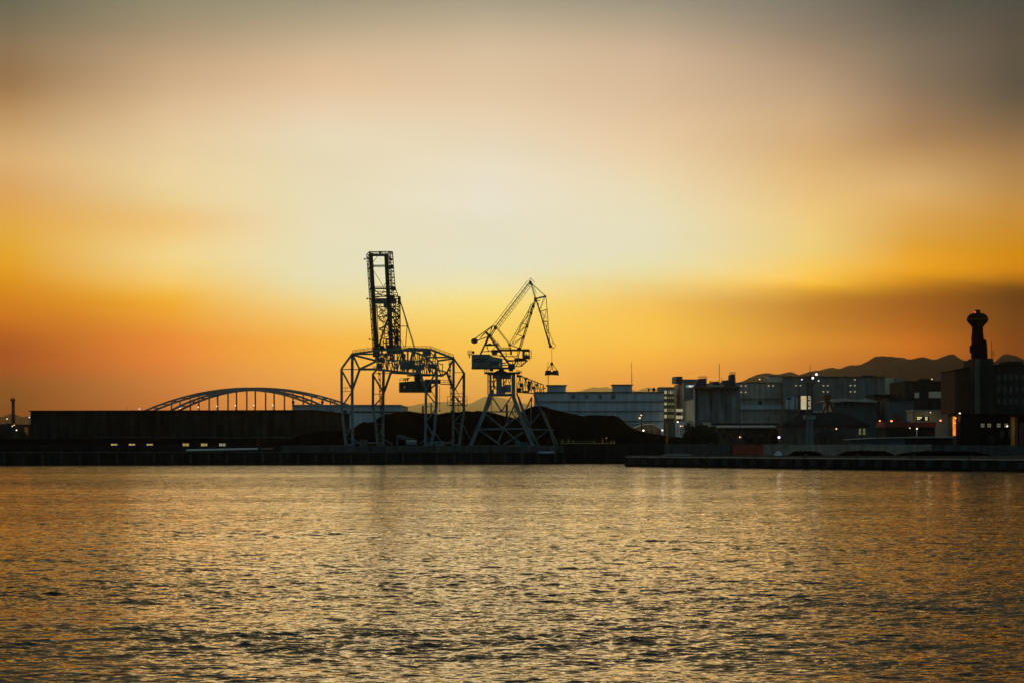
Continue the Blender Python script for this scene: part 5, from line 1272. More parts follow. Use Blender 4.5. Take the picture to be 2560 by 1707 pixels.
# tower with bulbous head
ct = bld('dark round tower with a bulging saucer head above the factory', 2447, 730, 'tower', 'water_tower')
cx = X(zJ(721, 0)[0], 730); u_ = 730 / F / 3.484
def zz_(y): return Z(zJ(0, y)[1], 730)
MB().lathe((cx, 732, 0), [(56 * u_, LAND - 0.3), (56 * u_, zz_(560)), (55 * u_, zz_(470)), (53 * u_, zz_(380)), (49 * u_, zz_(320)), (47 * u_, zz_(250))], 28).build('shaft', M['shed_black'], ct, smooth=False)
MB().lathe((cx, 732, 0), [(44 * u_, zz_(268)), (62 * u_, zz_(250)), (80 * u_, zz_(232)), (91 * u_, zz_(214)), (93 * u_, zz_(198)), (86 * u_, zz_(178)), (70 * u_, zz_(160)), (48 * u_, zz_(149)), (20 * u_, zz_(144))], 32).build('tank', M['shed_black'], ct, smooth=True)
MB().lathe((cx, 732, 0), [(94 * u_, zz_(207)), (95.5 * u_, zz_(205)), (95.5 * u_, zz_(201)), (94 * u_, zz_(199))], 32).build('tank_band', M['rust'], ct)
for yy, rr0 in ((262, 60), (470, 60), (380, 57)):
    MB().lathe((cx, 732, 0), [(rr0 * u_ * 0.8, zz_(yy)), (rr0 * u_, zz_(yy)), (rr0 * u_, zz_(yy) + 0.25), (rr0 * u_ * 0.8, zz_(yy) + 0.25)], 24).build('ring_platform', M['shed_black'], ct)
    rl_ = MB()
    for k in range(16):
        a0, a1 = 2 * math.pi * k / 16, 2 * math.pi * (k + 1) / 16; r0 = rr0 * u_
        p0 = Vector((cx + r0 * math.cos(a0), 732 + r0 * math.sin(a0), zz_(yy) + 0.25)); p1 = Vector((cx + r0 * math.cos(a1), 732 + r0 * math.sin(a1), zz_(yy) + 0.25)); up_ = Vector((0, 0, 1.1))
        rl_.beam(p0, p0 + up_, 0.06).beam(p0 + up_, p1 + up_, 0.06).beam(p0 + up_ * 0.5, p1 + up_ * 0.5, 0.05)
    rl_.build('railing', M['shed_black'], ct)
bx('hatch', *zr(zJ, 702, 121, 734, 150), 730.5, 3, M['shed_black'], ct)
MB().slab([zJ(768, 540), zJ(798, 540), zJ(795, 450), zJ(790, 395), zJ(782, 380), zJ(770, 378)], 729, 734).build('stair_turret', M['shed_black'], ct)
MB().slab([zJ(657, 490), zJ(676, 498), zJ(676, 422), zJ(662, 425), zJ(657, 440)], 730, 733).build('balcony', M['shed_black'], ct)
b_ = P(*zJ(688, 143), 730); MB().ball(b_, 0.28).build('beacon', E['beacon'], ct)
# low black works building in front
lw = bld('low black works building with small lit windows and glowing orange doorway', 2480, 655, 'building', 'works_building')
bx('wall', *zr(zJ, 562, 1030, 1300, 1290), 655, 14, M['shed_black'], lw, z0=2.0); bx('roof', *zr(zJ, 556, 1022, 1300, 1031), 654.3, 15, M['shed_black'], lw)
for x, mt in ((740, 'win_dim'), (797, 'win_dim'), (880, 'win_dim'), (945, 'win_dim')): window(lw, *zr(zJ, x, 1108, x + 29, 1139), 655, E[mt], 1, 1)
for x, y, ww, hh2 in ((800, 1215, 52, 70), (905, 1165, 40, 66), (980, 1160, 26, 68), (1040, 1180, 60, 50)): bx('wall_patch', *zr(zJ, x, y, x + ww, y + hh2), 654.9, 0.15, M['plaster'] if x > 960 else M['factory'], lw)
oi = bx('doorway_glow', *zr(zJ, 494, 1046, 558, 1214), 662, 1.0, E['orange'], lw)
for y in (1074, 1088, 1112, 1124): bx('shelf', *zr(zJ, 508, y, 545, y + 5), 661.7, 0.25, M['rust'], oi)
bx('door_jamb', *zr(zJ, 474, 1040, 494, 1240), 660, 4, M['plaster'], lw, z0=2.0); bx('lintel', *zr(zJ, 474, 1030, 562, 1046), 659.5, 4, M['shed_black'], lw); bx('crate', *zr(zJ, 528, 1178, 560, 1245), 660, 1.4, M['shed_black'], lw)
bx('door_step', *zr(zJ, 400, 1232, 526, 1290), 656, 4, M['plaster'], lw, z0=2.0)
og = bld('narrow tan lit pillar and bay at the right edge beside the works building', 2540, 650, 'building', 'building')
bx('pillar', *zr(zJ, 1010, 1046, 1036, 1166), 650, 2, M['orange_paint_and_light'], og, z0=LAND - 0.3); bx('pillar', *zr(zJ, 1040, 1046, 1060, 1166), 650.5, 2, M['rust'], og, z0=LAND - 0.3); bx('bay', *zr(zJ, 1072, 1100, 1115, 1165), 651, 2, M['brick'], og, z0=LAND - 0.3); bx('lintel', *zr(zJ, 1000, 1030, 1140, 1046), 649.5, 3, M['shed_black'], og)  # lamplight on the first pillar is put into its orange colour

# ------------------------------------------------------------------ small things
# lattice light tower with two big floodlights
lt = bld('slim lattice light tower with two blazing white floodlights', 2025, 655, 'light tower', 'light_tower')
DLt = 655.0; sI = 4.753
for x0, x1 in ((372, 372), (440, 440)):
    for dy in (0, 2.2): MB().beam(P(*zI(x0, 1192), DLt) + Vector((0, dy, 0)), P(*zI(x0 + (8 if x0 < 400 else -8), 890), DLt) + Vector((0, dy, 0)), 0.24).build('tower_leg', M['steel_panel'], lt)
    for dy in (0, 2.0): MB().beam(P(*zI(x0 + (4 if x0 < 400 else -4), 840), DLt) + Vector((0, dy, 0)), P(*zI(x0 + (8 if x0 < 400 else -8), 465), DLt) + Vector((0, dy, 0)), 0.2).build('tower_leg', M['steel_dark'], lt)
for k in range(9):
    y0 = 1190 - 33 * k; m = MB(); seg(m, zI, [(376, y0), (438, y0)], 7, DLt, sI); seg(m, zI, [(376, y0), (438, y0 - 33)] if k % 2 else [(438, y0), (376, y0 - 33)], 6, DLt, sI); m.build('lattice_bay', M['steel_panel'], lt)
for k in range(11):
    y0 = 835 - 34 * k; m = MB(); seg(m, zI, [(378, y0), (434, y0)], 5, DLt, sI); seg(m, zI, [(378, y0), (434, y0 - 34)] if k % 2 else [(434, y0), (378, y0 - 34)], 4, DLt, sI); m.build('lattice_bay', M['steel_dark'], lt)
bx('platform', *zr(zI, 343, 842, 472, 890), DLt - 0.8, 3.5, M['steel_panel'], lt); bx('top_platform', *zr(zI, 355, 455, 460, 470), DLt - 1.0, 3.5, M['steel_dark'], lt); bx('lamp_bank', *zr(zI, 360, 395, 440, 412), DLt - 0.8, 2, M['steel_dark'], lt)
m = MB(); rail(m, zI, [(355, 455), (460, 455)], 48, 22, DLt - 1, sI, 3); seg(m, zI, [(405, 400), (405, 245)], 3, DLt, sI); seg(m, zI, [(440, 440), (482, 375)], 5, DLt, sI); m.build('head_frame', M['steel_dark'], lt)
for x, y, r in ((437, 400, 15), (480, 357, 15)):
    c = P(*zI(x, y), DLt - 1.2); f_ = MB(); f_.tube(c + Vector((0, 0.35, 0)), c + Vector((0, 0.05, 0)), r / sI * DLt / F * 0.8, r / sI * DLt / F, 14).build('flood_housing', M['steel_dark'], lt)
    MB().tube(c + Vector((0, 0.04, 0)), c - Vector((0, 0.05, 0)), r / sI * DLt / F * 0.93, n=14).build('flood_lens', E['cool'], lt)
    ld = bpy.data.lights.new('flood_beam', 'SPOT'); ld.energy = 350; ld.color = (0.9, 0.95, 1.0); ld.spot_size = rad(80); ld.spot_blend = 0.6; ld.shadow_soft_size = 0.4
    lo_ = bpy.data.objects.new('flood_beam', ld); COL.objects.link(lo_); lo_.parent = lt; lo_.location = c - Vector((0, 0.3, 0)) - Vector(lt.location)
    lo_.rotation_euler = Vector((0.1 if x > 450 else -0.15, -1, -0.32)).to_track_quat('-Z', 'Y').to_euler()
# lit advert panel on the hall wall
ad = bld('tall lit cream advert panel with a red swoosh behind the light tower', 2015, 900, 'sign', 'advert_panel')
bx('lit_face', *zr(zI, 296, 612, 362, 772), 900, 0.3, E['panel'], ad); bx('lit_face', *zr(zI, 380, 612, 414, 772), 900, 0.3, E['panel'], ad); bx('surround', *zr(zI, 285, 600, 436, 790), 900.35, 8, M['factory'], ad, z0=LAND - 0.3)
MB().slab([zI(304, 640), zI(314, 650), zI(332, 640), zI(334, 646), zI(322, 656), zI(308, 656)], 899.8, 899.95).build('swoosh', E['panel_red'], ad); MB().slab([zI(304, 628), zI(312, 624), zI(318, 625), (zI(312, 632))], 899.8, 899.95).build('leaf', E['panel_green'], ad)
for x0, y0, x1, y1, mt in ((343, 625, 356, 629, 'panel_red'), (344, 638, 358, 647, 'panel_green'), (348, 655, 353, 672, 'panel_red'), (384, 632, 396, 640, 'panel_green'), (398, 634, 410, 650, 'panel_green')):
    bx('print', *zr(zI, x0, y0, x1, y1), 899.8, 0.15, E[mt], ad)
for y in (668, 716): bx('shelf_bar', *zr(zI, 380, y, 418, y + 4), 899.7, 0.3, M['pole'], ad)
# rust-brown small portal crane in the middle distance
rc = bld('small rust brown portal crane standing behind the hip roof', 2072, 780, 'crane', 'portal_crane')
m = MB()
for pts, w in (([(612, 700), (562, 806)], 18), ([(640, 700), (692, 806)], 18), ([(616, 690), (612, 806)], 22), ([(600, 700), (655, 700)], 20)): seg(MB(), zI, pts, w, 780, sI).build('leg', M['rust'], rc)
bx('slew_house', *zr(zI, 600, 640, 645, 700), 779, 4, M['rust'], rc); bx('machine_house', *zr(zI, 578, 596, 656, 645), 778.5, 5, M['rust'], rc); seg(MB(), zI, [(590, 650), (575, 700)], 8, 780, sI).build('jib', M['rust'], rc)
bx('wall_behind', *zr(zI, 430, 790, 560, 806), 790, 1.5, M['roof_pale'], rc, z0=LAND - 0.3)

# street lamps and other small lights, each a thing of its own
def lamp(px, py, d, mat, r_px, label, base=None, group='lamps burning along the shore', name='street_lamp', pole_mat=None, lean=0):
    c = P(px, py, d); r = r_px * d / F
    t = thing(name, label, 'lamp', (c.x, d, LAND if base is None else Z(base, d)), group)
    if base is not None:
        t.location.z = Z(base, d)
        MB().tube((c.x + lean, d + 0.3, Z(base, d)), (c.x + lean, d + 0.3, c.z + r * 0.6), 0.11, 0.08, 8).build('pole', pole_mat or M['pole'], t)
        MB().beam((c.x + lean, d + 0.3, c.z + r * 0.6), (c.x, d, c.z + r * 0.9), 0.1).build('arm', pole_mat or M['pole'], t)
    else:
        MB().beam((c.x, d + r + 0.5, c.z), (c.x, d, c.z), 0.12).build('bracket', M['pole'], t)
    MB().lathe((c.x, d, c.z + r * 0.55), [(r * 0.5, 0.0), (r * 1.1, 0.02), (r * 0.9, r * 0.35), (r * 0.2, r * 0.6)], 10).build('hood', M['pole'], t)
    MB().ball((c.x, d, c.z), r, 10, 1, 1, 0.8).build('lamp_head', mat, t, smooth=True)
    return t
def glow(t, energy, col, loc=(0, -0.6, 0), size=0.6):
    ld = bpy.data.lights.new('lamp_light', 'POINT'); ld.energy = energy * 0.45; ld.color = col; ld.shadow_soft_size = size
    o = bpy.data.objects.new('lamp_light', ld); COL.objects.link(o); o.parent = t
    head = [c_ for c_ in t.children if c_.name.startswith('lamp_head')][0]
    b = head.bound_box; cc = sum((Vector(v) for v in b), Vector()) / 8
    o.location = cc + Vector(loc); return o
W, K = E['white'], E['warm']
bl = [lamp(*zF(148, 487), 1490, W, 1.7, 'white bridge lamp nearest the left springing of the arch', 1031),
      lamp(*zF(372, 474), 1490, W, 1.7, 'second white bridge lamp from the left end of the arch', 1031),
      lamp(*zF(597, 463), 1490, W, 1.7, 'third white bridge lamp from the left under the arch', 1031),
      lamp(*zF(824, 455), 1490, W, 1.7, 'white bridge lamp just left of the arch crown', 1031),
      lamp(*zF(1052, 450), 1490, W, 1.7, 'white bridge lamp under the arch crown', 1031),
      lamp(*zF(1283, 450), 1490, W, 1.7, 'rightmost white bridge lamp under the arch', 1031)]
lamp(*zE(1488, 566), 1495, W, 1.6, 'white lamp peeping over the dark warehouse roof left of the arch', 1034)
lamp(*zE(1862, 541), 1495, W, 1.6, 'white lamp over the warehouse roof at the left foot of the arch', 1034)
lamp(*zE(95, 674), 1300, W, 1.6, 'leftmost white street lamp before the left hill', 1068)
lamp(*zE(393, 653), 1300, W, 1.7, 'white lamp beside the left corner of the dark warehouse', 1064)
lamp(*zE(164, 772), 1000, W, 1.4, 'small white lamp low beside the foot of the radio mast')
lamp(*zE(190, 757), 1010, K, 1.6, 'small orange lamp right of the foot of the radio mast', 1075)
l_ = lamp(*zE(221, 826), 960, W, 1.9, 'bright warm lamp under the elevated road', 1085); glow(l_, 260, (1, 0.75, 0.4))
lamp(1005.7, 1019.8, 900, W, 1.5, 'white lamp against the hill right of the pale warehouse', 1060)
fl = lamp(*zB(1468, 742), 760, K, 2.0, 'lower left warm floodlight behind the unloader\'s right leg', 1060); 
lamp(*zB(1520, 715), 761, K, 1.6, 'upper right warm floodlight behind the unloader\'s right leg', 1060)
lamp(*zD(547, 768), 900, K, 1.4, 'tiny warm lamp on the ridge of the long coal heap', 1050)
l_ = lamp(*zG(1508, 806), 716, K, 2.4, 'lower glowing lamp on the tall dark pole beside the gable shed', 1092, lean=0.45); glow(l_, 800, (1, 0.72, 0.42), (0, 1.5, 0), size=1.5)
lamp(*zG(1529, 766), 716.4, K, 1.8, 'upper glowing lamp on the tall dark pole beside the gable shed', 1092, lean=0.2)
l_ = lamp(*zG(1560, 980), 726, W, 2.4, 'warm lamp low on the left wall of the gable shed'); glow(l_, 420, (1, 0.75, 0.45))
l_ = lamp(*zG(1823, 977), 722, E['cool'], 2.2, 'cold white lamp on a short pole at the right of the gable shed', 1090); glow(l_, 420, (0.95, 0.92, 1.0), (0.3, -0.8, 0))
l_ = lamp(*zH(283, 908), 800, W, 1.9, 'white lamp at the foot of the cream tower', 1080); glow(l_, 1000, (1, 0.8, 0.5), size=1.8)
lamp(*zH(322, 962), 800, K, 1.7, 'left of two close orange lamps below the cream block', 1085)
lamp(*zH(345, 958), 801, K, 1.6, 'right of two close orange lamps below the cream block', 1085)
l_ = lamp(*zH(472, 962), 790, K, 1.9, 'orange lamp at the left foot of the silos', 1085); glow(l_, 600, (1, 0.6, 0.25), size=1.5)
lamp(*zH(707, 350), 1000, K, 1.2, 'tiny lamp on the skyline left of the silo mast', 964)
lamp(*zH(808, 343), 1001, K, 1.2, 'tiny lamp on the skyline just left of the silo mast top', 964)
lamp(*zH(1355, 352), 1050, K, 1.6, 'lamp on a roof mast before the hill left of the cream roof room', 957)
l_ = lamp(*zH(1102, 1107), 690, K, 2.6, 'orange lamp in front of the long brown shed', 1110); glow(l_, 160, (1, 0.55, 0.2))
l_ = lamp(*zH(1607, 1110), 662, E['cool'], 3.2, 'bright bluish white lamp at the left corner of the hip roofed house', 1112); glow(l_, 120, (0.9, 0.9, 1.0))
lamp(*zI(306, 417), 1060, E['cool'], 1.6, 'small white light left of the floodlight tower head')
lamp(*zI(506, 433), 1062, W, 1.7, 'small white light right of the floodlight tower head')
l_ = lamp(*zI(717, 1003), 665, K, 1.9, 'small orange lamp over the porch of the hip roofed house'); glow(l_, 45, (1, 0.5, 0.2))
l_ = lamp(*zI(1233, 907), 742, E['red'], 2.2, 'left bright red lamp above the dark red roof'); glow(l_, 90, (1, 0.25, 0.12), (0, -0.4, -0.6))
l_ = lamp(*zI(1372, 910), 741, E['red'], 3.0, 'brighter red lamp above the dark red roof, right of the other'); glow(l_, 130, (1, 0.22, 0.1), (0, -0.4, -0.6))
l_ = lamp(*zJ(388, 1080), 726, E['red'], 2.6, 'red lamp at the right end of the dark red roof'); glow(l_, 90, (1, 0.25, 0.1), (-0.6, -0.3, -0.3))
l_ = lamp(*zJ(182, 1152), 650, W, 2.0, 'white lamp on a pale post above the low pale roof', 1092, pole_mat=M['roof_pale']); glow(l_, 60, (1, 0.9, 0.7))
lamp(*zJ(120, 1146), 700, W, 1.4, 'faint white lamp under the dark red roof')
for k, (x, y) in enumerate(((313, 720), (412, 720), (466, 730), (503, 728))):
    lamp(*zJ(x, y), 990, K, 1.6 if k != 2 else 2.1, ('leftmost of four skyline lamps left of the brick wing', 'second of four skyline lamps left of the brick wing', 'third and brightest of four skyline lamps left of the brick wing', 'skyline lamp touching the brick wing')[k], 953)
l_ = lamp(*zJ(555, 1018), 658, W, 2.4, 'white lamp on the roof edge above the orange doorway'); glow(l_, 60, (1, .9, .75))
l_ = lamp(*zJ(968, 1130), 648, W, 2.4, 'white lamp on the works building near the right edge'); glow(l_, 90, (1, .8, .55))
l_ = lamp(*zJ(300, 1012), 764, W, 1.2, 'lamp under the eave of the lit loading bay'); glow(l_, 260, (1, 0.86, 0.5), (0, 2.0, -0.4))
l_ = lamp(*zJ(520, 1060), 659, K, 1.6, 'orange lamp inside the glowing doorway'); glow(l_, 200, (1, 0.4, 0.1))
# poles without light
def pole(px, y0, y1, d, label, arms=(), mat=None, r=0.12, head=None):
    t = thing('utility_pole', label, 'pole', (X(px, d), d, Z(y1, d)), 'unlit poles and masts')
    MB().tube((X(px, d), d, Z(y1, d)), (X(px, d), d, Z(y0, d)), r, r * 0.7, 8).build('shaft', mat or M['pole'], t)
    for (dx, y) in arms: MB().beam(P(px - dx, y, d), P(px + dx, y, d), 0.16).build('crossarm', mat or M['pole'], t)
    if head: bx('head_box', px - head[0], y0, px + head[0], y0 + head[1], d - 0.3, 0.6, M['pole'], t)
    return t
pole(zI(152, 0)[0], zI(0, 632)[1], 1109, 664, 'tall dark pole with a box head left of the light tower', head=(5.4, 5))
pole(zI(213, 0)[0], zI(0, 795)[1], 1109, 665, 'dark pole with crossarms between box headed pole and light tower', arms=((6, 1029), (5, 1033)))
pole(zH(1105, 0)[0], zH(0, 930)[1], 1110, 688, 'dark pole in front of the long brown shed')
pole(zH(1465, 0)[0], zH(0, 842)[1], 1090, 712, 'thin pole rising behind the long brown shed', arms=((3, 1045),))
pole(zI(1065, 0)[0], zI(0, 800)[1], 1085, 700, 'dark pole with crossarm behind the right end of the hip roof', arms=((9, 1031), (6, 1036)), r=0.16)
pole(zG(1535, 0)[0], zG(0, 715)[1], 1092, 717, 'tall dark lamp pole beside the gable shed', r=0.2, head=(2.4, 6))
pole(zG(1890, 0)[0], zG(0, 866)[1], zG(0, 1172)[1], 634, 'pole coloured sodium-lit orange standing on the wall right of the coal', mat=M['orange_paint_and_light'], r=0.22)  # sodium lamplight on the pole is put into its colour
pole(zE(1697, 0)[0], zE(0, 505)[1], 1036, 1480, 'thin mast over the dark warehouse roof, taller of two')
pole(zE(1770, 0)[0], zE(0, 535)[1], 1036, 1480, 'thin mast over the dark warehouse roof, shorter of two')
pole(zE(287, 0)[0], zE(0, 650)[1], 1066, 1290, 'thin pole standing on the elevated road')
pole(zB(1165, 0)[0], zB(0, 768)[1], 1045, 950, 'small mast against the hill between the unloader\'s legs', arms=((1.6, 1012), (1.6, 1020)), r=0.3)
pole(zB(1064, 0)[0], zB(0, 798)[1], 1045, 950, 'short stack against the hill left of the small mast', r=0.5)
pole(zD(738, 0)[0], zD(0, 640)[1], 1050, 960, 'thick mast seen through the portal of the jib crane', r=0.55)
pole(zD(513, 0)[0], zD(0, 600)[1], 1050, 960, 'thin mast seen through the left of the jib crane portal', r=0.15)
pole(zB(1497, 0)[0], zB(0, 690)[1], 1060, 762, 'pole carrying the warm floodlights behind the unloader', r=0.16)
for i, (xa, ya, da, xb, yb, db, lab) in enumerate(((zI(213, 0)[0], 1029, 665, zI(1065, 0)[0], 1031, 700, 'thin overhead wire from the crossarm pole to the pole right of the hip roof'),
                                           (zH(1105, 0)[0], 1060, 688, zI(213, 0)[0], 1029, 665, 'thin overhead wire from the brown shed pole to the crossarm pole'))):
    m = MB(); pa_, pb_ = P(xa, ya, da), P(xb, yb, db); pts_ = [pa_ + (pb_ - pa_) * (k / 12) - Vector((0, 0, 1.3 * 4 * (k / 12) * (1 - k / 12))) for k in range(13)]
    tag(m.path(pts_, 0.05).build('overhead_wire', M['rope']), lab, 'wire')
# lit rail on the inner quay
gr = thing('guard_rail', 'yellow guard rail and posts lit orange on the wall right of the jib crane', 'railing', (X(1470, 636), 636, 5.05))
for px, y0 in ((1405, 1097), (1421, 1096.5), (1433, 1099), (1485, 1101), (1519, 1104), (1527.5, 1101), (1535, 1101)):
    MB().tube((X(px, 634), 634, 5.06), (X(px, 634), 634, Z(y0, 634)), 0.13 if px < 1520 else 0.22, n=8).build('post', M['yellow_paint'], gr)
MB().beam((X(1400, 634), 634, 5.2), (X(1540, 634), 634, 5.2), 0.22).build('kerb_rail', M['yellow_paint'], gr)
MB().beam((X(1400, 634), 634, 5.75), (X(1490, 634), 634, 5.75), 0.09).build('top_rail', M['yellow_paint'], gr)
cn = MB().lathe((X(1506, 633.5), 633.5, 5.06), [(0.32, 0), (0.22, 0.35), (0.12, 0.9), (0.05, 1.5)], 12)
tag(cn.build('traffic_cone', M['orange_paint_and_light']), 'tall orange marker cone on the wall right of the jib crane', 'cone')
l_ = lamp(1516, 1094, 631.5, K, 1.0, 'tiny orange lamp on the guard rail beside the cone', 1107.5); glow(l_, 14, (1, 0.55, 0.15), (0, -0.6, 0))

# things on the crane quay
cl = thing('loader', 'pale conveyor loader with slanting arm below the left crane', 'loader', P(*zB(870, 1275), 634))
cl.location.z = 4.5
for pts, w in (([(752, 1160), (752, 1275)], 16), ([(745, 1160), (960, 1215)], 16), ([(760, 1185), (940, 1235)], 9), ([(770, 1160), (850, 1168)], 8), ([(805, 1192), (880, 1196)], 10)):
    seg(MB(), zB, pts, w, 634, SB).build('arm', M['teal_sheet'], cl)
bx('body', *zr(zB, 856, 1236, 985, 1276), 633, 3, M['steel_panel'], cl); bx('hood', *zr(zB, 860, 1225, 982, 1235), 632.7, 3.4, M['white_paint'], cl); disc(MB(), zB, 880, 1278, 12, 632.6, SB, .4).build('wheel', M['pole'], cl); disc(MB(), zB, 960, 1278, 12, 632.6, SB, .4).build('wheel', M['pole'], cl)  # light on the loader's top edge is painted as a white hood
def crate(z, x0, y0, x1, y1, d, label, mat):
    r = thing('equipment_box', label, 'box', (P(*z((x0 + x1) / 2, y1), d)), 'equipment boxes on the crane quay')
    r.location.z = 4.5
    bx('body', *zr(z, x0, y0, x1, y1), d, 2.2, mat, r, z0=4.45); a_ = zr(z, x0 - 3, y0 - 4, x1 + 3, y0); bx('lid', *a_, d - 0.1, 2.4, mat, r); bx('door', *zr(z, x0 + (x1 - x0) * .3, y0 + 8, x0 + (x1 - x0) * .55, y1 - 4), d - 0.06, 0.1, M['band'], r)
    return r
crate(zB, 290, 1222, 376, 1276, 630, 'pale box standing between the left pair of unloader legs', M['teal_sheet'])
crate(zB, 1212, 1236, 1326, 1276, 632, 'pale flat box right of the unloader\'s third leg', M['steel_panel'])
crate(zD, 612, 1242, 706, 1290, 618, 'grey box under the middle of the jib crane portal', M['steel_panel'])
crate(zD, 860, 1166, 926, 1236, 645, 'tall grey box inside the jib crane portal', M['steel_panel'])
crate(zD, 955, 1190, 1045, 1262, 628, 'grey box by the right leg of the jib crane', M['teal_sheet'])
crate(zD, 1148, 1212, 1185, 1246, 628, 'small rust orange box at the right foot of the jib crane', M['rust'])
tag(MB().tube(P(1346, 1130.6, 608), P(1386, 1130.8, 609), 0.25, n=10).build('pipe', M['clad_blue']), 'pale pipe at the right end of the crane quay', 'pipe')
# bollards
for i, (px, lab) in enumerate(((zH(670, 0)[0], 'leftmost mooring bollard on the pier edge'), (zH(1290, 0)[0], 'second mooring bollard from the left on the pier edge'), (zI(345, 0)[0], 'third mooring bollard on the pier edge, below the light tower'), (zI(965, 0)[0], 'fourth mooring bollard on the pier edge'), (zI(1625, 0)[0], 'fifth mooring bollard on the pier edge'), (2425, 'mooring bollard on the pier edge below the works building'))):
    t = (px - 1563) / 1437.0
    # point on the pier edge under this pixel
    best = min((abs((e0.x + ed.x * s) / (e0.y + ed.y * s) * F + 1280 - px), s) for s in [k / 2000 for k in range(2001)])[1]
    q_ = e0 + ed * best + Vector((0, 1.0, 0))
    b_ = thing('mooring_bollard', lab, 'bollard', (q_.x, q_.y, 2.15), 'mooring bollards along the pier')
    MB().lathe((q_.x, q_.y, 2.15), [(0.34, 0), (0.3, 0.1), (0.2, 0.2), (0.19, 0.5), (0.22, 0.6)], 12).build('post', M['pole'], b_)
    MB().tube((q_.x - 0.1, q_.y, 2.78), (q_.x + 0.62, q_.y, 2.9), 0.17, 0.13, 10).build('horn', M['pole'], b_)
# containers and covered heaps on the pier apron
def container(px0, y0, px1, y1, d, label, mat):
    t = thing('shipping_container', label, 'container', (X((px0 + px1) / 2, d), d, 2.1), 'containers on the pier')
    a_ = P(px0, y1, d); b_ = P(px1, y0, d)
    MB().box(a_.x, b_.x, d, d + 2.4, 2.14, b_.z).build('body', mat, t)
    n = int((b_.x - a_.x) / 0.5)
    for k in range(n):
        xx = a_.x + (b_.x - a_.x) * (k + 0.25) / n; MB().box(xx, xx + 0.22, d - 0.05, d - 0.002, 2.3, b_.z - 0.15).build('rib', mat, t)
    for zz in (2.14, b_.z - 0.14): MB().box(a_.x - 0.03, b_.x + 0.03, d - 0.08, d - 0.004, zz, zz + 0.14).build('rail', mat, t)
    for xx in (a_.x - 0.04, b_.x - 0.14): MB().box(xx, xx + 0.18, d - 0.09, d - 0.004, 2.15, b_.z + 0.01).build('corner_post', mat, t)
    return t
container(zH(1012, 0)[0], zH(0, 1203)[1], zH(1400, 0)[0], zH(0, 1332)[1], 612, 'red shipping container on the pier between the flood walls', M['red_box'])
container(zH(960, 0)[0], zH(0, 1210)[1], zH(1006, 0)[0], zH(0, 1332)[1], 616, 'narrow grey container left of the red one', M['concrete'])
def mound(px0, px1, ytop, d, label, mat, seed, name='tarpaulin_heap', cat='heap', z0=2.1):
    rg = np.random.default_rng(seed); nx, ny = 36, 12; vs = []; fs = []
    xa, xb = X(px0, d), X(px1, d); H = Z(ytop, d) - z0
    for j in range(ny):
        for i in range(nx):
            u = i / (nx - 1) * 2 - 1; v = j / (ny - 1) * 2 - 1
            h = H * max(0, (1 - abs(u) ** 4) * (1 - abs(v) ** 3)) * (0.85 + 0.15 * math.sin(i * 0.7 + seed) * math.sin(j * 1.1 + i * .2))
            vs.append((xa + (xb - xa) * i / (nx - 1), d + v * 2.2, z0 + h))
    for j in range(ny - 1):
        for i in range(nx - 1):
            a = j * nx + i; fs.append((a, a + 1, a + nx + 1, a + nx))
    return tag(MB().add(vs, fs).build(name, mat, smooth=True), label, cat)
mound(zI(140, 0)[0], zI(560, 0)[0], zI(0, 1262)[1], 600, 'black covered heap on the pier below the light tower', M['coal'], 2)
mound(zI(720, 0)[0], zI(1420, 0)[0], zI(0, 1256)[1], 598, 'long black covered heap on the pier below the low pale roof', M['coal'], 4)
mound(zI(1400, 0)[0], 2480, zI(0, 1262)[1], 590, 'black covered heap on the pier at the right edge', M['coal'], 6)
mound(zH(1550, 0)[0], zH(1640, 0)[0], zH(0, 1286)[1], 606, 'small pale blue covered boat shape right of the red container', M['clad_blue'], 8, 'covered_boat', 'boat')
mound(zG(1800, 0)[0], zH(480, 0)[0], zH(0, 1322)[1], 600, 'low teal sheeted heap at the left end of the pier', M['teal_sheet'], 9)

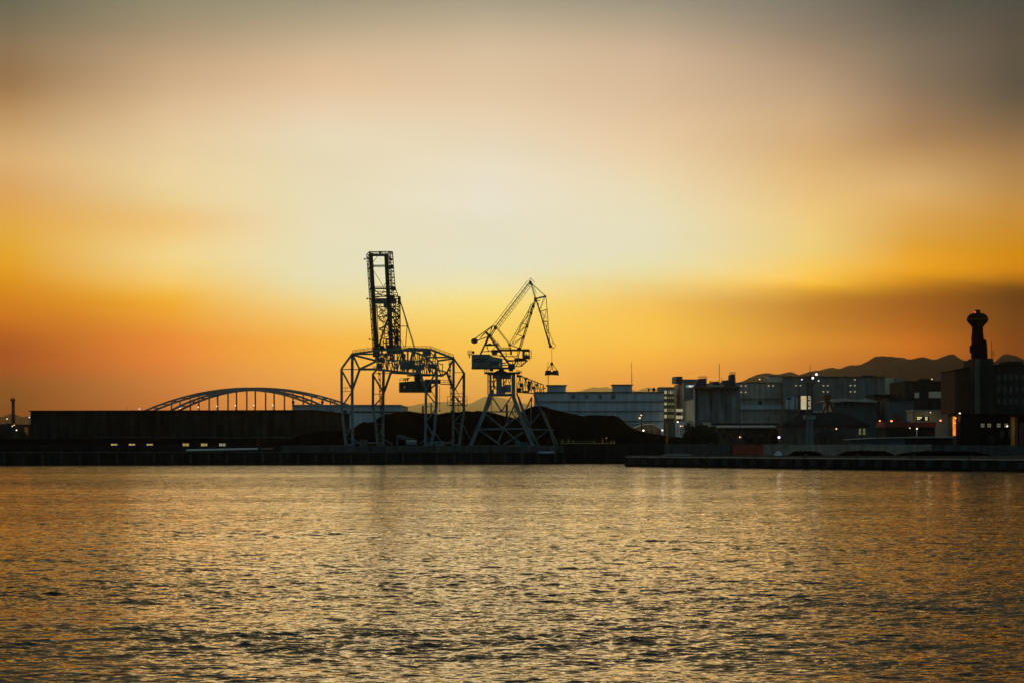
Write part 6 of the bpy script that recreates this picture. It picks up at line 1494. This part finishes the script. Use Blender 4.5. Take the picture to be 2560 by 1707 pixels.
# ------------------------------------------------------------------ trees
def tree(label, px, ybase, ytop, wpx, d, n, seed, bare=False, z0=None, cat='tree'):
    rg = random.Random(seed)
    z0 = Z(ybase, d) if z0 is None else z0
    x = X(px, d); H = Z(ytop, d) - z0; R = wpx * d / F / 2
    t = thing('tree', label, cat, (x, d, z0), 'trees and shrubs on the shore')
    tr = MB(); tr.tube((x, d, z0), (x + 0.1, d, z0 + H * 0.45), H * 0.035 + 0.06, H * 0.02 + 0.03, 8)
    tips = []
    for k in range(11 if not bare else 20):
        a = rg.uniform(0, 6.28); h0 = z0 + H * rg.uniform(0.2, 0.5); rr = R * rg.uniform(0.4, 0.85); h1 = z0 + H * rg.uniform(0.5, 0.95)
        p1 = Vector((x + rr * math.cos(a), d + rr * math.sin(a) * 0.8, h1)); tr.tube((x, d, h0), p1, 0.06 + H * 0.008, 0.03, 6); tips.append(p1)
    if bare:
        for p1 in list(tips):
            for k in range(7):
                q = p1 + Vector((rg.uniform(-1, 1), rg.uniform(-1, 1), rg.uniform(-0.3, 1))) * R * 0.35; tr.tube(p1 + (Vector((x, d, z0 + H * .4)) - p1) * rg.uniform(0, 0.5), q, 0.03, 0.015, 4)
    tr.build('trunk', M['bark'], t)
    cr_ = MB(); clumps = [Vector((x + rg.uniform(-1, 1) * R * 0.72, d + rg.uniform(-1, 1) * R * 0.7, z0 + H * rg.uniform(0.2, 0.86))) for _ in range(22)]
    for k in range(n):
        c = rg.choice(clumps); s = R * 0.33
        p = c + Vector((rg.gauss(0, 1), rg.gauss(0, 1), rg.gauss(0, 0.9))) * s * 0.62
        if p.z < z0 + 0.05: continue
        e_ = 0.13 + 0.12 * rg.random(); u = Vector((rg.uniform(-1, 1), rg.uniform(-1, 1), rg.uniform(-1, 1))).normalized(); v = u.orthogonal().normalized()
        cr_.add([p - u * e_, p + v * e_ * 0.5, p + u * e_, p - v * e_ * 0.5], [(0, 1, 2, 3)])
    cr_.build('crown', M['leaf'], t)
    return t
tree('dark bushy tree in front of the silos', *(zH(545, 0)[0],), 1112, zH(0, 945)[1], 66, 660, 15000, 3)
tree('smaller dark tree overlapping the bushy one in front of the silos', zH(690, 0)[0], 1112, zH(0, 955)[1], 36, 662, 6500, 4)
tree('low dark shrub right of the bushy tree by the shed', zH(765, 0)[0], 1112, zH(0, 1040)[1], 22, 664, 2400, 5)
tree('bare branched small tree before the brown shed', zH(985, 0)[0], 1112, zH(0, 1010)[1], 26, 668, 60, 6, True)
tree('dark leafy shrub before the brown shed near the orange lamp', zH(1200, 0)[0], 1112, zH(0, 1045)[1], 34, 668, 1400, 7)
tree('dark shrub before the right half of the brown shed', zH(1360, 0)[0], 1112, zH(0, 1060)[1], 36, 668, 1400, 8)
tree('dark conifer shape by the left corner of the house', zH(1560, 0)[0], 1112, zH(0, 985)[1], 26, 682, 1800, 9)
tree('dark round shrub at the far left under the radio mast', 14, 1104, 1066, 60, 900, 2600, 10)
tree('low dark shrub between radio mast and dark warehouse', 58, 1104, 1075, 50, 900, 1800, 12)
